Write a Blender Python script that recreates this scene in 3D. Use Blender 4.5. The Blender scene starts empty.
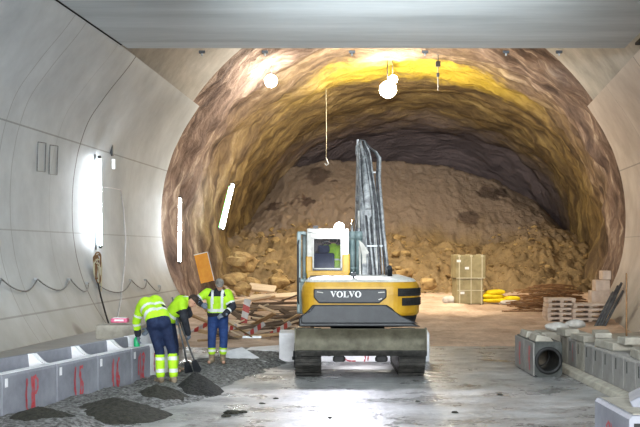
import bpy, bmesh, math, random
from mathutils import Vector, Matrix, Euler, noise as mnoise
R = math.radians
random.seed(7)
SC = bpy.context.scene
COL = SC.collection
F = 1100.0; HZ = 250.0; CH = 2.4          # focal length (px), horizon row, camera height

def at(px, py, Y):
    return Vector(((px-320)/F*Y, Y, CH-(py-HZ)/F*Y))

def lerp(a, b, t): return a+(b-a)*t
def sstep(a, b, x):
    t = max(0, min(1, (x-a)/(b-a))); return t*t*(3-2*t)
def interp(tab, x):
    if x <= tab[0][0]: return tab[0][1]
    for (a, va), (b, vb) in zip(tab, tab[1:]):
        if x <= b: return va+(vb-va)*(x-a)/(b-a)
    return tab[-1][1]
def fr(x, y, z=0, o=4): return mnoise.fractal(Vector((x, y, z)), 1.0, 2.0, o)

# ------------------------------------------------------------------ materials
def nd(nt, t, **kw):
    n = nt.nodes.new(t)
    for k, v in kw.items(): setattr(n, k, v)
    return n
def mat(name, c1, c2=None, rough=.6, scale=3., metal=0., bump=0., bscale=None, space='Object', detail=5,
        emit=None, estr=0., stretch=(1,1,1), lo=.35, hi=.65, rough2=None, alpha=None, trans=0.):
    m = bpy.data.materials.new(name); m.use_nodes = True
    nt = m.node_tree; b = nt.nodes['Principled BSDF']
    b.inputs['Roughness'].default_value = rough
    b.inputs['Metallic'].default_value = metal
    b.inputs['Base Color'].default_value = (*c1, 1)
    if trans: b.inputs['Transmission Weight'].default_value = trans
    if alpha is not None: b.inputs['Alpha'].default_value = alpha
    if emit:
        b.inputs['Emission Color'].default_value = (*emit, 1); b.inputs['Emission Strength'].default_value = estr
    if c2 is not None or bump:
        if space == 'World':
            tc = nd(nt, 'ShaderNodeNewGeometry'); src = tc.outputs['Position']
        else:
            tc = nd(nt, 'ShaderNodeTexCoord'); src = tc.outputs['Object']
        mp = nd(nt, 'ShaderNodeMapping'); mp.inputs['Scale'].default_value = stretch
        nt.links.new(src, mp.inputs['Vector'])
        n = nd(nt, 'ShaderNodeTexNoise'); n.inputs['Scale'].default_value = scale; n.inputs['Detail'].default_value = detail
        n.inputs['Roughness'].default_value = .65
        nt.links.new(mp.outputs[0], n.inputs['Vector'])
        if c2 is not None:
            rp = nd(nt, 'ShaderNodeValToRGB')
            rp.color_ramp.elements[0].position = lo; rp.color_ramp.elements[0].color = (*c1, 1)
            rp.color_ramp.elements[1].position = hi; rp.color_ramp.elements[1].color = (*c2, 1)
            nt.links.new(n.outputs[0], rp.inputs[0]); nt.links.new(rp.outputs[0], b.inputs['Base Color'])
            m['ramp'] = rp.name
        if rough2 is not None:
            mr = nd(nt, 'ShaderNodeMapRange'); mr.inputs[1].default_value = lo; mr.inputs[2].default_value = hi
            mr.inputs[3].default_value = rough; mr.inputs[4].default_value = rough2
            nt.links.new(n.outputs[0], mr.inputs[0]); nt.links.new(mr.outputs[0], b.inputs['Roughness'])
        if bump:
            n2 = nd(nt, 'ShaderNodeTexNoise'); n2.inputs['Scale'].default_value = bscale or scale*4; n2.inputs['Detail'].default_value = 6
            nt.links.new(mp.outputs[0], n2.inputs['Vector'])
            bp = nd(nt, 'ShaderNodeBump'); bp.inputs['Strength'].default_value = min(1, bump); bp.inputs['Distance'].default_value = .06*max(1, bump)
            nt.links.new(n2.outputs[0], bp.inputs['Height']); nt.links.new(bp.outputs[0], b.inputs['Normal'])
    return m

def add_joints(m, ys, zs, dark=(.10,.10,.10), fac=.8, extra=None):
    """cast joints of the lining: thin darker lines at given world Y and Z"""
    nt = m.node_tree; b = nt.nodes['Principled BSDF']
    g = nd(nt, 'ShaderNodeNewGeometry'); s = nd(nt, 'ShaderNodeSeparateXYZ'); nt.links.new(g.outputs['Position'], s.inputs[0])
    acc = None
    for axis, lst in ((1, ys), (2, zs)):
        for c, w, f in lst:
            k = nd(nt, 'ShaderNodeMath', operation='COMPARE'); k.inputs[1].default_value = c; k.inputs[2].default_value = w
            nt.links.new(s.outputs[axis], k.inputs[0])
            q = nd(nt, 'ShaderNodeMath', operation='MULTIPLY'); q.inputs[1].default_value = f; nt.links.new(k.outputs[0], q.inputs[0])
            if acc is None: acc = q.outputs[0]
            else:
                a = nd(nt, 'ShaderNodeMath', operation='MAXIMUM'); nt.links.new(acc, a.inputs[0]); nt.links.new(q.outputs[0], a.inputs[1]); acc = a.outputs[0]
    mx = nd(nt, 'ShaderNodeMixRGB'); mx.inputs[2].default_value = (*dark, 1)
    rp = nt.nodes[m['ramp']]
    nt.links.new(acc, mx.inputs[0]); nt.links.new(rp.outputs[0], mx.inputs[1]); nt.links.new(mx.outputs[0], b.inputs['Base Color'])
    return m

M = {}
M['wall'] = mat('lining_concrete', (.41,.445,.475), (.58,.62,.65), .55, .55, bump=.12, bscale=3, space='World', detail=8, lo=.3, hi=.7)
add_joints(M['wall'], [(29,.035,.85),(27.2,.02,.18),(24.6,.018,.4),(23.8,.018,.4),(19.5,.018,.5),(14.5,.018,.5),(34.5,.02,.12)],
           [(5.2,.018,.5),(2.85,.015,.35),(.98,.02,.5)])
M['wall_r'] = mat('lining_concrete_warm', (.42,.37,.34), (.62,.57,.53), .6, .6, bump=.12, bscale=3, space='World', detail=8, lo=.3, hi=.7)
add_joints(M['wall_r'], [(29,.035,.6),(34.2,.02,.4),(24.6,.02,.4)], [(5.2,.02,.5),(2.85,.015,.35)])
M['slab'] = mat('soffit_concrete', (.40,.435,.45), (.60,.635,.65), .6, .5, bump=.1, space='World', stretch=(.35,2.2,1), detail=8, lo=.32, hi=.7)
add_joints(M['slab'], [(22.6,.03,.25),(26.9,.02,.2)], [])
M['vault'] = mat('vault_concrete', (.30,.29,.27), (.48,.46,.43), .75, .7, bump=.2, space='World', detail=7)
def dirty_foot(m, stain=None):
    nt = m.node_tree; b = nt.nodes['Principled BSDF']; L = nt.links.new
    g = nd(nt, 'ShaderNodeNewGeometry'); s = nd(nt, 'ShaderNodeSeparateXYZ'); L(g.outputs['Position'], s.inputs[0])
    n = nd(nt, 'ShaderNodeTexNoise'); n.inputs['Scale'].default_value = .8; n.inputs['Detail'].default_value = 6; L(g.outputs['Position'], n.inputs[0])
    k = nd(nt, 'ShaderNodeMath', operation='MULTIPLY_ADD'); k.inputs[1].default_value = 1.6; L(n.outputs[0], k.inputs[0]); L(s.outputs[2], k.inputs[2])
    mr = nd(nt, 'ShaderNodeMapRange'); mr.inputs[1].default_value = 2.5; mr.inputs[2].default_value = 1.2; mr.inputs[4].default_value = .6; L(k.outputs[0], mr.inputs[0])
    old = b.inputs['Base Color'].links[0].from_socket
    mx = nd(nt, 'ShaderNodeMixRGB'); mx.inputs[2].default_value = (.20,.185,.15,1); L(mr.outputs[0], mx.inputs[0]); L(old, mx.inputs[1]); out = mx.outputs[0]
    if stain:
        sb = nd(nt, 'ShaderNodeVectorMath', operation='SUBTRACT'); sb.inputs[1].default_value = stain; L(g.outputs['Position'], sb.inputs[0])
        sc = nd(nt, 'ShaderNodeVectorMath', operation='MULTIPLY'); sc.inputs[1].default_value = (.5,2.2,2.0); L(sb.outputs[0], sc.inputs[0])
        ln = nd(nt, 'ShaderNodeVectorMath', operation='LENGTH'); L(sc.outputs[0], ln.inputs[0])
        a = nd(nt, 'ShaderNodeMapRange'); a.inputs[1].default_value = 1.0; a.inputs[2].default_value = .75; a.inputs[4].default_value = .7; L(ln.outputs['Value'], a.inputs[0])
        m2 = nd(nt, 'ShaderNodeMixRGB'); m2.inputs[2].default_value = (.10,.095,.075,1); L(a.outputs[0], m2.inputs[0]); L(out, m2.inputs[1]); out = m2.outputs[0]
    L(out, b.inputs['Base Color'])
dirty_foot(M['wall'], (-7.0, 26.6, .25)); dirty_foot(M['wall_r'])
M['dark'] = mat('dark_joint', (.03,.03,.03), (.05,.05,.05), .9, 4)

# rock of the heading: grey-purple sprayed concrete near the lining, ochre rock further in, warm light partly in its colour
def rock_mat():
    m = bpy.data.materials.new('tunnel_rock'); m.use_nodes = True
    nt = m.node_tree; b = nt.nodes['Principled BSDF']; b.inputs['Roughness'].default_value = .85
    L = nt.links.new
    g = nd(nt, 'ShaderNodeNewGeometry'); s = nd(nt, 'ShaderNodeSeparateXYZ'); L(g.outputs['Position'], s.inputs[0])
    def nz(sc, st=(1,1,1), det=7, rot=(0,0,0)):
        mp = nd(nt, 'ShaderNodeMapping'); mp.inputs['Scale'].default_value = st; mp.inputs['Rotation'].default_value = rot
        L(g.outputs['Position'], mp.inputs[0])
        n = nd(nt, 'ShaderNodeTexNoise'); n.inputs['Scale'].default_value = sc; n.inputs['Detail'].default_value = det; n.inputs['Roughness'].default_value = .65
        L(mp.outputs[0], n.inputs[0]); return n.outputs[0]
    n1 = nz(.5); n2 = nz(1.0, (.5,2.4,.5), 8, (.25,0,.15)); n3 = nz(2.2, (1,1.6,.6))
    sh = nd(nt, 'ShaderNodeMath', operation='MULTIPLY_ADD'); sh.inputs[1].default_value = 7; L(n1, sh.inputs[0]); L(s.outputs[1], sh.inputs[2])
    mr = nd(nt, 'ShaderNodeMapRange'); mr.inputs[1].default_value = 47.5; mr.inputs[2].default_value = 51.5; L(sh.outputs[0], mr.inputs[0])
    def ramp(src, stops):
        r = nd(nt, 'ShaderNodeValToRGB'); e = r.color_ramp.elements
        e[0].position = stops[0][0]; e[0].color = (*stops[0][1], 1); e[1].position = stops[-1][0]; e[1].color = (*stops[-1][1], 1)
        for p, c in stops[1:-1]:
            q = e.new(p); q.color = (*c, 1)
        L(src, r.inputs[0]); return r.outputs[0]
    near = ramp(n2, [(.28,(.045,.03,.026)),(.43,(.15,.105,.085)),(.56,(.27,.195,.155)),(.70,(.58,.48,.39))])
    ochre = ramp(n2, [(.28,(.06,.04,.022)),(.45,(.17,.115,.055)),(.58,(.29,.205,.085)),(.75,(.44,.33,.16))])
    mx = nd(nt, 'ShaderNodeMixRGB'); L(mr.outputs[0], mx.inputs[0]); L(near, mx.inputs[1]); L(ochre, mx.inputs[2])
    # shade and haze of the far void painted into the rock colour
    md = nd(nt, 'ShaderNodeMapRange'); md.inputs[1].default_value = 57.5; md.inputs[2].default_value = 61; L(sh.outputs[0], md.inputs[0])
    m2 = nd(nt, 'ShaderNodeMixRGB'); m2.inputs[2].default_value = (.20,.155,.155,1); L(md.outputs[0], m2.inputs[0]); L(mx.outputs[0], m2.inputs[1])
    # yellow lamplight across the crown painted into the rock colour
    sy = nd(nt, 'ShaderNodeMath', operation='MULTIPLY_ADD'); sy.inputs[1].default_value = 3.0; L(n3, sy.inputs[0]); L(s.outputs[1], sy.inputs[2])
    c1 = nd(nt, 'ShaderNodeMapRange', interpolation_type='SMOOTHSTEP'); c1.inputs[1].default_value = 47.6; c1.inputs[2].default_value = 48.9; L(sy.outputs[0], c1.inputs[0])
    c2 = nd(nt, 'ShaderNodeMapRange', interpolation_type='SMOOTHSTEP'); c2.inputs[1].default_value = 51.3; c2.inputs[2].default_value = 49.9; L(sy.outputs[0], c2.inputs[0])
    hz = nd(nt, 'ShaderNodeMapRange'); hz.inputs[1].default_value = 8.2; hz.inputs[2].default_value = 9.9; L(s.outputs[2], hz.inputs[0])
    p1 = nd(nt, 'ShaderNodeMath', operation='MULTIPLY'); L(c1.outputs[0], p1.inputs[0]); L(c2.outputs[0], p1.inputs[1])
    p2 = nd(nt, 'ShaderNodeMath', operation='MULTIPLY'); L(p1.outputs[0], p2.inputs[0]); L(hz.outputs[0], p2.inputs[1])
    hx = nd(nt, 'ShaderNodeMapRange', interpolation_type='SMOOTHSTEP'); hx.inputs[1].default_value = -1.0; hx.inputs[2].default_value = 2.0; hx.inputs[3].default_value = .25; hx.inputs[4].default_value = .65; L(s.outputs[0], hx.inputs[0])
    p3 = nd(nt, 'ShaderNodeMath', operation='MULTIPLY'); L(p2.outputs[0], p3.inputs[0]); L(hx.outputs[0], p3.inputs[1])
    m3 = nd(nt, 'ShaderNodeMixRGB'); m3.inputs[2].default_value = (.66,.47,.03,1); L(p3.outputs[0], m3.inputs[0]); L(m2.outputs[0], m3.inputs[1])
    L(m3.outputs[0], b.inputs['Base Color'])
    ad = nd(nt, 'ShaderNodeMath', operation='ADD'); L(n2, ad.inputs[0]); L(nz(3.0, (.7,1.6,.7), 9), ad.inputs[1])
    bp = nd(nt, 'ShaderNodeBump'); bp.inputs['Strength'].default_value = .9; bp.inputs['Distance'].default_value = .22; L(ad.outputs[0], bp.inputs['Height']); L(bp.outputs[0], b.inputs['Normal'])
    return m
M['rock'] = rock_mat()

def heap_mat():
    m = mat('muck', (.17,.12,.065), (.33,.24,.13), .9, 1.1, bump=1.2, bscale=5, space='World', detail=9, lo=.3, hi=.7)
    nt = m.node_tree; b = nt.nodes['Principled BSDF']; L = nt.links.new
    g = nd(nt, 'ShaderNodeNewGeometry'); s = nd(nt, 'ShaderNodeSeparateXYZ'); L(g.outputs['Position'], s.inputs[0])
    n = nd(nt, 'ShaderNodeTexNoise'); n.inputs['Scale'].default_value = .6; n.inputs['Detail'].default_value = 6; L(g.outputs['Position'], n.inputs[0])
    k = nd(nt, 'ShaderNodeMath', operation='MULTIPLY_ADD'); k.inputs[1].default_value = 3; L(n.outputs[0], k.inputs[0]); L(s.outputs[2], k.inputs[2])
    mr = nd(nt, 'ShaderNodeMapRange'); mr.inputs[1].default_value = 4.2; mr.inputs[2].default_value = 5.4; L(k.outputs[0], mr.inputs[0])
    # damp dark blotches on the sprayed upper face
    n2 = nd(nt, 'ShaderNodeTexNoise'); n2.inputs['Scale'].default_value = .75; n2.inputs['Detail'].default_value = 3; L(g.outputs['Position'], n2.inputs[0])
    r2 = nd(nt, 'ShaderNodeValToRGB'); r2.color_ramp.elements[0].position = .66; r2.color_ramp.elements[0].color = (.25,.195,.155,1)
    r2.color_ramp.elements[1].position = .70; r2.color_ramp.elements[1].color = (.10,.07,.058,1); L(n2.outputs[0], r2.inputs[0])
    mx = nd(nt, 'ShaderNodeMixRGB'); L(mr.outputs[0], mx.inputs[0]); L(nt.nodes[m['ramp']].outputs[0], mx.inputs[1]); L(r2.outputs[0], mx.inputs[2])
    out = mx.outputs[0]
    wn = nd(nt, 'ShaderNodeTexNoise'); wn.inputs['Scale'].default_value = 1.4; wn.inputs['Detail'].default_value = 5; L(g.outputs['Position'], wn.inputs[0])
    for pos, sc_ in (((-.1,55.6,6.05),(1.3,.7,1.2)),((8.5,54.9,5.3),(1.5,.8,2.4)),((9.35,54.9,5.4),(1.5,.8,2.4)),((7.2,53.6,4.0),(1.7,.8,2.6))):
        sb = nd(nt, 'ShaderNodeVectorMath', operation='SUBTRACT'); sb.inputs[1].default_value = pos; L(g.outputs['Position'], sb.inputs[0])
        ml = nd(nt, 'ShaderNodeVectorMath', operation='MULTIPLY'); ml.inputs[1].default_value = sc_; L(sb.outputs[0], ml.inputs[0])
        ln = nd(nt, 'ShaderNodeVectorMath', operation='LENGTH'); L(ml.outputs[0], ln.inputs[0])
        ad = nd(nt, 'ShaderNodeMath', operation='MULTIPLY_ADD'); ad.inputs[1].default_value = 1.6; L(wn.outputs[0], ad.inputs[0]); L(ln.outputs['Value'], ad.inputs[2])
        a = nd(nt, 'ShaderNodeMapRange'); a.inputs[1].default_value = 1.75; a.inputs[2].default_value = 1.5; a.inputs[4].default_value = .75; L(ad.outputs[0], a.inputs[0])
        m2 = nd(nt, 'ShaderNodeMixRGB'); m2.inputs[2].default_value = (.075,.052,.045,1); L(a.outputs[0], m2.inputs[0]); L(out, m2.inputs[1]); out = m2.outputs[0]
    L(out, b.inputs['Base Color'])
    return m
M['heap'] = heap_mat()
M['rubble'] = mat('rubble_rock', (.24,.16,.075), (.48,.35,.17), .9, 2.0, bump=.6, space='World')
M['dirt'] = mat('tan_dirt', (.40,.29,.21), (.66,.51,.40), .85, .8, bump=.8, bscale=6, space='World', detail=9, rough2=.7)
M['gravel'] = mat('grey_gravel', (.085,.083,.076), (.36,.355,.345), .85, 14, bump=1.6, bscale=22, space='World', detail=4, lo=.38, hi=.66)
M['asphalt'] = mat('dark_aggregate', (.012,.012,.012), (.06,.058,.05), .9, 25, bump=1.2, bscale=30)
M['sandmix'] = mat('damp_mortar', (.022,.021,.016), (.07,.066,.05), .9, 14, bump=1.2, bscale=22)

def floor_mat():
    m = mat('wet_concrete', (.15,.147,.143), (.44,.435,.43), .5, .9, bump=.35, bscale=9, space='World', detail=9, stretch=(1,1.6,1), lo=.30, hi=.68)
    nt = m.node_tree; b = nt.nodes['Principled BSDF']; L = nt.links.new
    g = nd(nt, 'ShaderNodeNewGeometry')
    n = nd(nt, 'ShaderNodeTexNoise'); n.inputs['Scale'].default_value = .7; n.inputs['Detail'].default_value = 8; n.inputs['Roughness'].default_value = .7; L(g.outputs['Position'], n.inputs[0])
    mr = nd(nt, 'ShaderNodeMapRange'); mr.inputs[1].default_value = .38; mr.inputs[2].default_value = .62; mr.inputs[3].default_value = .16; mr.inputs[4].default_value = .6; L(n.outputs[0], mr.inputs[0])
    L(mr.outputs[0], b.inputs['Roughness'])
    # mud smears: dark and tan patches
    n2 = nd(nt, 'ShaderNodeTexNoise'); n2.inputs['Scale'].default_value = 1.3; n2.inputs['Detail'].default_value = 10; n2.inputs['Roughness'].default_value = .75
    mp = nd(nt, 'ShaderNodeMapping'); mp.inputs['Scale'].default_value = (.8,.5,1); L(g.outputs['Position'], mp.inputs[0]); L(mp.outputs[0], n2.inputs[0])
    r = nd(nt, 'ShaderNodeValToRGB'); r.color_ramp.elements[0].position = .55; r.color_ramp.elements[0].color = (0,0,0,1); r.color_ramp.elements[1].position = .66; r.color_ramp.elements[1].color = (1,1,1,1)
    L(n2.outputs[0], r.inputs[0])
    mx = nd(nt, 'ShaderNodeMixRGB'); mx.inputs[2].default_value = (.10,.09,.075,1); L(r.outputs[0], mx.inputs[0]); L(nt.nodes[m['ramp']].outputs[0], mx.inputs[1])
    L(mx.outputs[0], b.inputs['Base Color'])
    return m
M['floor'] = floor_mat()

M['block'] = mat('kerb_concrete', (.20,.205,.235), (.31,.315,.35), .6, 2.5, bump=.08, lo=.3, hi=.7)
M['block_white'] = mat('white_concrete', (.62,.62,.64), (.80,.80,.82), .6, 3, bump=.06)
M['block_warm'] = mat('pale_concrete', (.28,.26,.22), (.44,.41,.35), .7, 3, bump=.1)
M['block_right'] = mat('warm_kerb_concrete', (.24,.23,.215), (.37,.355,.335), .65, 2.5, bump=.1, lo=.3, hi=.7)
M['block_grey'] = mat('grey_precast', (.045,.05,.045), (.10,.105,.10), .7, 4, bump=.1)
M['spray'] = mat('red_spray', (.55,.07,.08), (.42,.15,.17), .7, 9)
M['spray_p'] = mat('pink_spray', (.62,.15,.16), (.42,.24,.23), .7, 9)
M['yellow'] = mat('yellow_paint', (.42,.235,.018), (.56,.335,.03), .4, 3)
M['char'] = mat('charcoal_paint', (.011,.013,.017), (.024,.027,.032), .45, 5)
M['black'] = mat('black_rubber', (.012,.012,.012), (.03,.03,.03), .6, 8)
M['track'] = mat('track_steel', (.03,.03,.028), (.085,.08,.072), .6, 6, metal=.3, bump=.4)
M['blade'] = mat('blade_steel', (.085,.078,.055), (.17,.158,.115), .6, 3, metal=.2, bump=.15)
M['dust'] = mat('dusty_white', (.40,.39,.355), (.58,.565,.53), .7, 5)
M['boom'] = mat('dusty_grey_boom', (.16,.165,.17), (.46,.47,.475), .55, 5, bump=.15)
M['steel'] = mat('grey_steel', (.30,.32,.33), (.42,.44,.45), .4, 5, metal=.5)
M['greygreen'] = mat('grey_green_paint', (.16,.22,.22), (.26,.32,.32), .4, 4)
M['chrome'] = mat('chrome', (.7,.7,.72), None, .15, metal=1)
M['hose'] = mat('hose', (.03,.03,.033), (.12,.12,.125), .5, 10)
M['glass'] = mat('cab_glass', (.05,.045,.06), None, .08, alpha=.14)
M['screen'] = mat('dark_screen', (.04,.03,.045), None, .1, alpha=.72)  # shade of the cab interior put into the glass tint
M['bluecloth'] = mat('blue_cloth', (.012,.035,.12), (.03,.07,.20), .8, 9)
M['white'] = mat('white_letter', (.75,.75,.75), (.8,.8,.8), .5, 4)
M['navyseat'] = mat('navy_seat', (.02,.03,.07), (.035,.05,.10), .8, 8)
M['hivis'] = mat('hivis_lime', (.32,.58,.015), (.46,.74,.03), .7, 6)
M['navy'] = mat('navy_cloth', (.008,.016,.05), (.018,.034,.085), .8, 9)
M['blackcloth'] = mat('black_cloth', (.014,.016,.022), (.035,.038,.048), .85, 9)
M['reflect'] = mat('reflective_band', (.55,.57,.58), (.68,.70,.70), .4, 8)
M['skin'] = mat('skin', (.48,.27,.19), (.56,.33,.24), .6, 8)
M['hair'] = mat('hair', (.03,.02,.014), (.06,.04,.03), .8, 30)
M['capgrey'] = mat('grey_cap', (.11,.10,.09), (.28,.26,.23), .8, 14)
M['glove'] = mat('grey_glove', (.10,.13,.17), (.25,.28,.33), .8, 14)
M['bootm'] = mat('work_boot', (.16,.12,.08), (.34,.28,.20), .8, 9)
M['eye'] = mat('eye', (.02,.015,.01), None, .2)
M['wood'] = mat('old_timber', (.32,.20,.10), (.58,.42,.25), .8, 2.5, stretch=(.6,8,8), bump=.2)
M['wood_dark'] = mat('dark_timber', (.10,.07,.05), (.24,.18,.13), .85, 2.5, stretch=(.6,8,8), bump=.2)
M['wood_pale'] = mat('pale_timber', (.58,.46,.32), (.76,.64,.48), .8, 2.5, stretch=(.6,8,8), bump=.2)
M['waste'] = mat('splinter_waste', (.05,.035,.025), (.30,.21,.13), .9, 3.5, bump=1, bscale=9, detail=8)
M['crateboard'] = mat('cream_board', (.55,.44,.36), (.74,.62,.52), .8, 3, bump=.1)
M['handle'] = mat('ash_handle', (.45,.28,.11), (.58,.38,.17), .6, 6)
M['redw'] = mat('barrier_red', (.36,.05,.045), (.46,.09,.07), .5, 5)
M['whitew'] = mat('barrier_white', (.42,.40,.39), (.54,.52,.5), .5, 5)
M['orange'] = mat('orange_sheet', (.80,.33,.015), (.88,.42,.03), .5, 4)
M['olive'] = mat('olive_wrap', (.25,.215,.115), (.37,.325,.19), .6, 3, bump=.15)
M['strap'] = mat('cream_strap', (.50,.46,.33), (.58,.54,.40), .6, 4)
M['yellowbag'] = mat('yellow_bag', (.78,.58,.01), (.90,.72,.03), .6, 5)
M['palebag'] = mat('pale_bag', (.48,.45,.41), (.66,.64,.60), .7, 5, bump=.3)
M['rust'] = mat('rusty_bar', (.16,.085,.04), (.30,.18,.09), .8, 8)
M['pipe'] = mat('grey_pipe', (.07,.075,.08), (.17,.175,.18), .5, 6)
M['cable'] = mat('cable', (.17,.17,.17), (.3,.3,.3), .6, 9)
M['green'] = mat('green_plastic', (.02,.32,.13), (.04,.45,.2), .35, 5)
M['pink'] = mat('pink_pack', (.62,.10,.22), (.72,.18,.30), .5, 8)
M['tube'] = mat('lit_tube', (1,1,1), None, .4, emit=(.88,.95,1.0), estr=55)
M['tube_g'] = mat('lit_tube_green', (1,1,1), None, .4, emit=(.12,1.0,.22), estr=5)
M['flood'] = mat('lit_flood', (1,1,1), None, .4, emit=(1.0,.95,.82), estr=120)
M['worklamp'] = mat('lit_worklamp', (1,1,1), None, .4, emit=(.86,.9,1.0), estr=80)
M['lamp_body'] = mat('lamp_housing', (.05,.05,.055), (.08,.08,.085), .5, 5)

# ------------------------------------------------------------------ mesh building
class MB:
    def __init__(s): s.v = []; s.f = []; s.mi = []; s.cur = 0; s.sm = []
    def add(s, vs, fs, smooth=False):
        o = len(s.v); s.v += [Vector(v) for v in vs]
        for f in fs: s.f.append([i+o for i in f]); s.mi.append(s.cur); s.sm.append(smooth)
        return s
    def box(s, c, d, rot=None, taper=None):
        x, y, z = d[0]/2, d[1]/2, d[2]/2; t = taper or (1, 1)
        vs = [Vector((-x,-y,-z)), Vector((x,-y,-z)), Vector((x,y,-z)), Vector((-x,y,-z)),
              Vector((-x*t[0],-y*t[1],z)), Vector((x*t[0],-y*t[1],z)), Vector((x*t[0],y*t[1],z)), Vector((-x*t[0],y*t[1],z))]
        if rot is not None:
            m = rot if isinstance(rot, Matrix) else Euler(rot).to_matrix(); vs = [m @ v for v in vs]
        c = Vector(c)
        return s.add([v+c for v in vs], [(3,2,1,0),(4,5,6,7),(0,1,5,4),(1,2,6,5),(2,3,7,6),(3,0,4,7)])
    def tube(s, pts, r, n=8, cap=True):
        pts = [Vector(p) for p in pts]; rs = r if isinstance(r, (list, tuple)) else [r]*len(pts)
        vs = []; prev = None
        for i, p in enumerate(pts):
            d = (pts[min(i+1, len(pts)-1)]-pts[max(i-1, 0)]).normalized()
            if prev is None:
                u = d.orthogonal().normalized()
            else:
                u = (prev - d*prev.dot(d)); u = u.normalized() if u.length > 1e-6 else d.orthogonal().normalized()
            prev = u; w = d.cross(u)
            for k in range(n):
                a = 2*math.pi*k/n; vs.append(p+(u*math.cos(a)+w*math.sin(a))*rs[i])
        fs = []
        for i in range(len(pts)-1):
            for k in range(n):
                k2 = (k+1) % n; fs.append((i*n+k, i*n+k2, (i+1)*n+k2, (i+1)*n+k))
        o = len(s.v); s.add(vs, fs, True)
        if cap:
            s.f.append([o+k for k in reversed(range(n))]); s.mi.append(s.cur); s.sm.append(False)
            e = o+(len(pts)-1)*n; s.f.append([e+k for k in range(n)]); s.mi.append(s.cur); s.sm.append(False)
        return s
    def prism(s, poly, axis, a, b, smooth=False):
        """poly in the two other axes (cyclic order), extruded along axis from a to b"""
        def mk(u, w, h):
            return {'x': (h, u, w), 'y': (u, h, w), 'z': (u, w, h)}[axis]
        n = len(poly); vs = [mk(u, w, a) for u, w in poly]+[mk(u, w, b) for u, w in poly]
        fs = [tuple(reversed(range(n))), tuple(range(n, 2*n))]+[(i, (i+1) % n, n+(i+1) % n, n+i) for i in range(n)]
        return s.add(vs, fs, smooth)
    def ball(s, c, r, seg=12, ring=8, rot=None):
        r = r if hasattr(r, '__len__') else (r, r, r); c = Vector(c); vs = []; fs = []
        m = (rot if isinstance(rot, Matrix) else Euler(rot).to_matrix()) if rot is not None else Matrix.Identity(3)
        vs.append(c+m @ Vector((0, 0, r[2])))
        for i in range(1, ring):
            t = math.pi*i/ring
            for k in range(seg):
                a = 2*math.pi*k/seg
                vs.append(c+m @ Vector((r[0]*math.sin(t)*math.cos(a), r[1]*math.sin(t)*math.sin(a), r[2]*math.cos(t))))
        vs.append(c+m @ Vector((0, 0, -r[2])))
        for k in range(seg): fs.append((0, 1+k, 1+(k+1) % seg))
        for i in range(ring-2):
            for k in range(seg):
                a = 1+i*seg+k; b = 1+i*seg+(k+1) % seg; fs.append((a, a+seg, b+seg, b))
        e = len(vs)-1; q = 1+(ring-2)*seg
        for k in range(seg): fs.append((e, q+(k+1) % seg, q+k))
        return s.add(vs, fs, True)
    def rock(s, c, r, seed, sub=2):
        bm = bmesh.new(); bmesh.ops.create_icosphere(bm, subdivisions=sub, radius=1.0)
        rr = r if hasattr(r, '__len__') else (r, r, r); e = Euler((seed*1.7, seed*2.3, seed*.9)).to_matrix(); c = Vector(c)
        vs = []
        for v in bm.verts:
            k = 1+.55*mnoise.noise(v.co*1.1+Vector((seed*3.1, seed, 0)))
            p = e @ (v.co*k)
            p = Vector((round(p.x*2.2)/2.2*.4+p.x*.6, round(p.y*2.2)/2.2*.4+p.y*.6, round(p.z*2.2)/2.2*.4+p.z*.6))
            vs.append(c+Vector((p.x*rr[0], p.y*rr[1], p.z*rr[2])))
        fs = [[v.index for v in f.verts] for f in bm.faces]; bm.free()
        return s.add(vs, fs, False)
    def grid(s, nu, nv, fn, smooth=True):
        vs = [fn(i/nu, j/nv) for j in range(nv+1) for i in range(nu+1)]
        fs = [(j*(nu+1)+i, j*(nu+1)+i+1, (j+1)*(nu+1)+i+1, (j+1)*(nu+1)+i) for j in range(nv) for i in range(nu)]
        return s.add(vs, fs, smooth)
    def build(s, name, mats, parent=None, bevel=0., smooth=None, loc=None, fix=True):
        me = bpy.data.meshes.new(name); me.from_pydata([tuple(v) for v in s.v], [], s.f); me.update()
        mats = mats if isinstance(mats, (list, tuple)) else [mats]
        for m in mats: me.materials.append(m)
        me.polygons.foreach_set('material_index', s.mi)
        me.polygons.foreach_set('use_smooth', [smooth if smooth is not None else k for k in s.sm])
        if fix:
            bm = bmesh.new(); bm.from_mesh(me); bmesh.ops.recalc_face_normals(bm, faces=bm.faces); bm.to_mesh(me); bm.free()
        me.update()
        o = bpy.data.objects.new(name, me); COL.objects.link(o)
        if parent: o.parent = parent
        if loc: o.location = loc
        if bevel:
            b = o.modifiers.new('bevel', 'BEVEL'); b.width = bevel; b.segments = 2; b.limit_method = 'ANGLE'; b.angle_limit = R(40)
        return o

def tag(o, label, cat, group=None, kind=None):
    o['label'] = label; o['category'] = cat
    if group: o['group'] = group
    if kind: o['kind'] = kind
    return o
def struct(o): o['kind'] = 'structure'; return o
def thing(name, loc, label, cat, group=None, rz=0.):
    o = bpy.data.objects.new(name, None); o.empty_display_size = .2; COL.objects.link(o); o.location = loc; o.rotation_euler = (0, 0, rz)
    return tag(o, label, cat, group)
def dup(o, loc, rot=None, label=None):
    c = o.copy(); COL.objects.link(c); c.location = loc
    if rot is not None: c.rotation_euler = rot
    if label: c['label'] = label
    for ch in o.children:
        d = ch.copy(); COL.objects.link(d); d.parent = c
        for g in ch.children:
            e = g.copy(); COL.objects.link(e); e.parent = d
    return c
# ------------------------------------------------------------------ camera
cam = bpy.data.cameras.new('camera'); cam.sensor_width = 36; cam.lens = F/640*36
cam.shift_y = (HZ-213.5)/640; cam.clip_end = 300
co = bpy.data.objects.new('camera', cam); COL.objects.link(co); co.location = (0, 0, CH); co.rotation_euler = (R(90), 0, 0)
SC.camera = co

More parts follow.
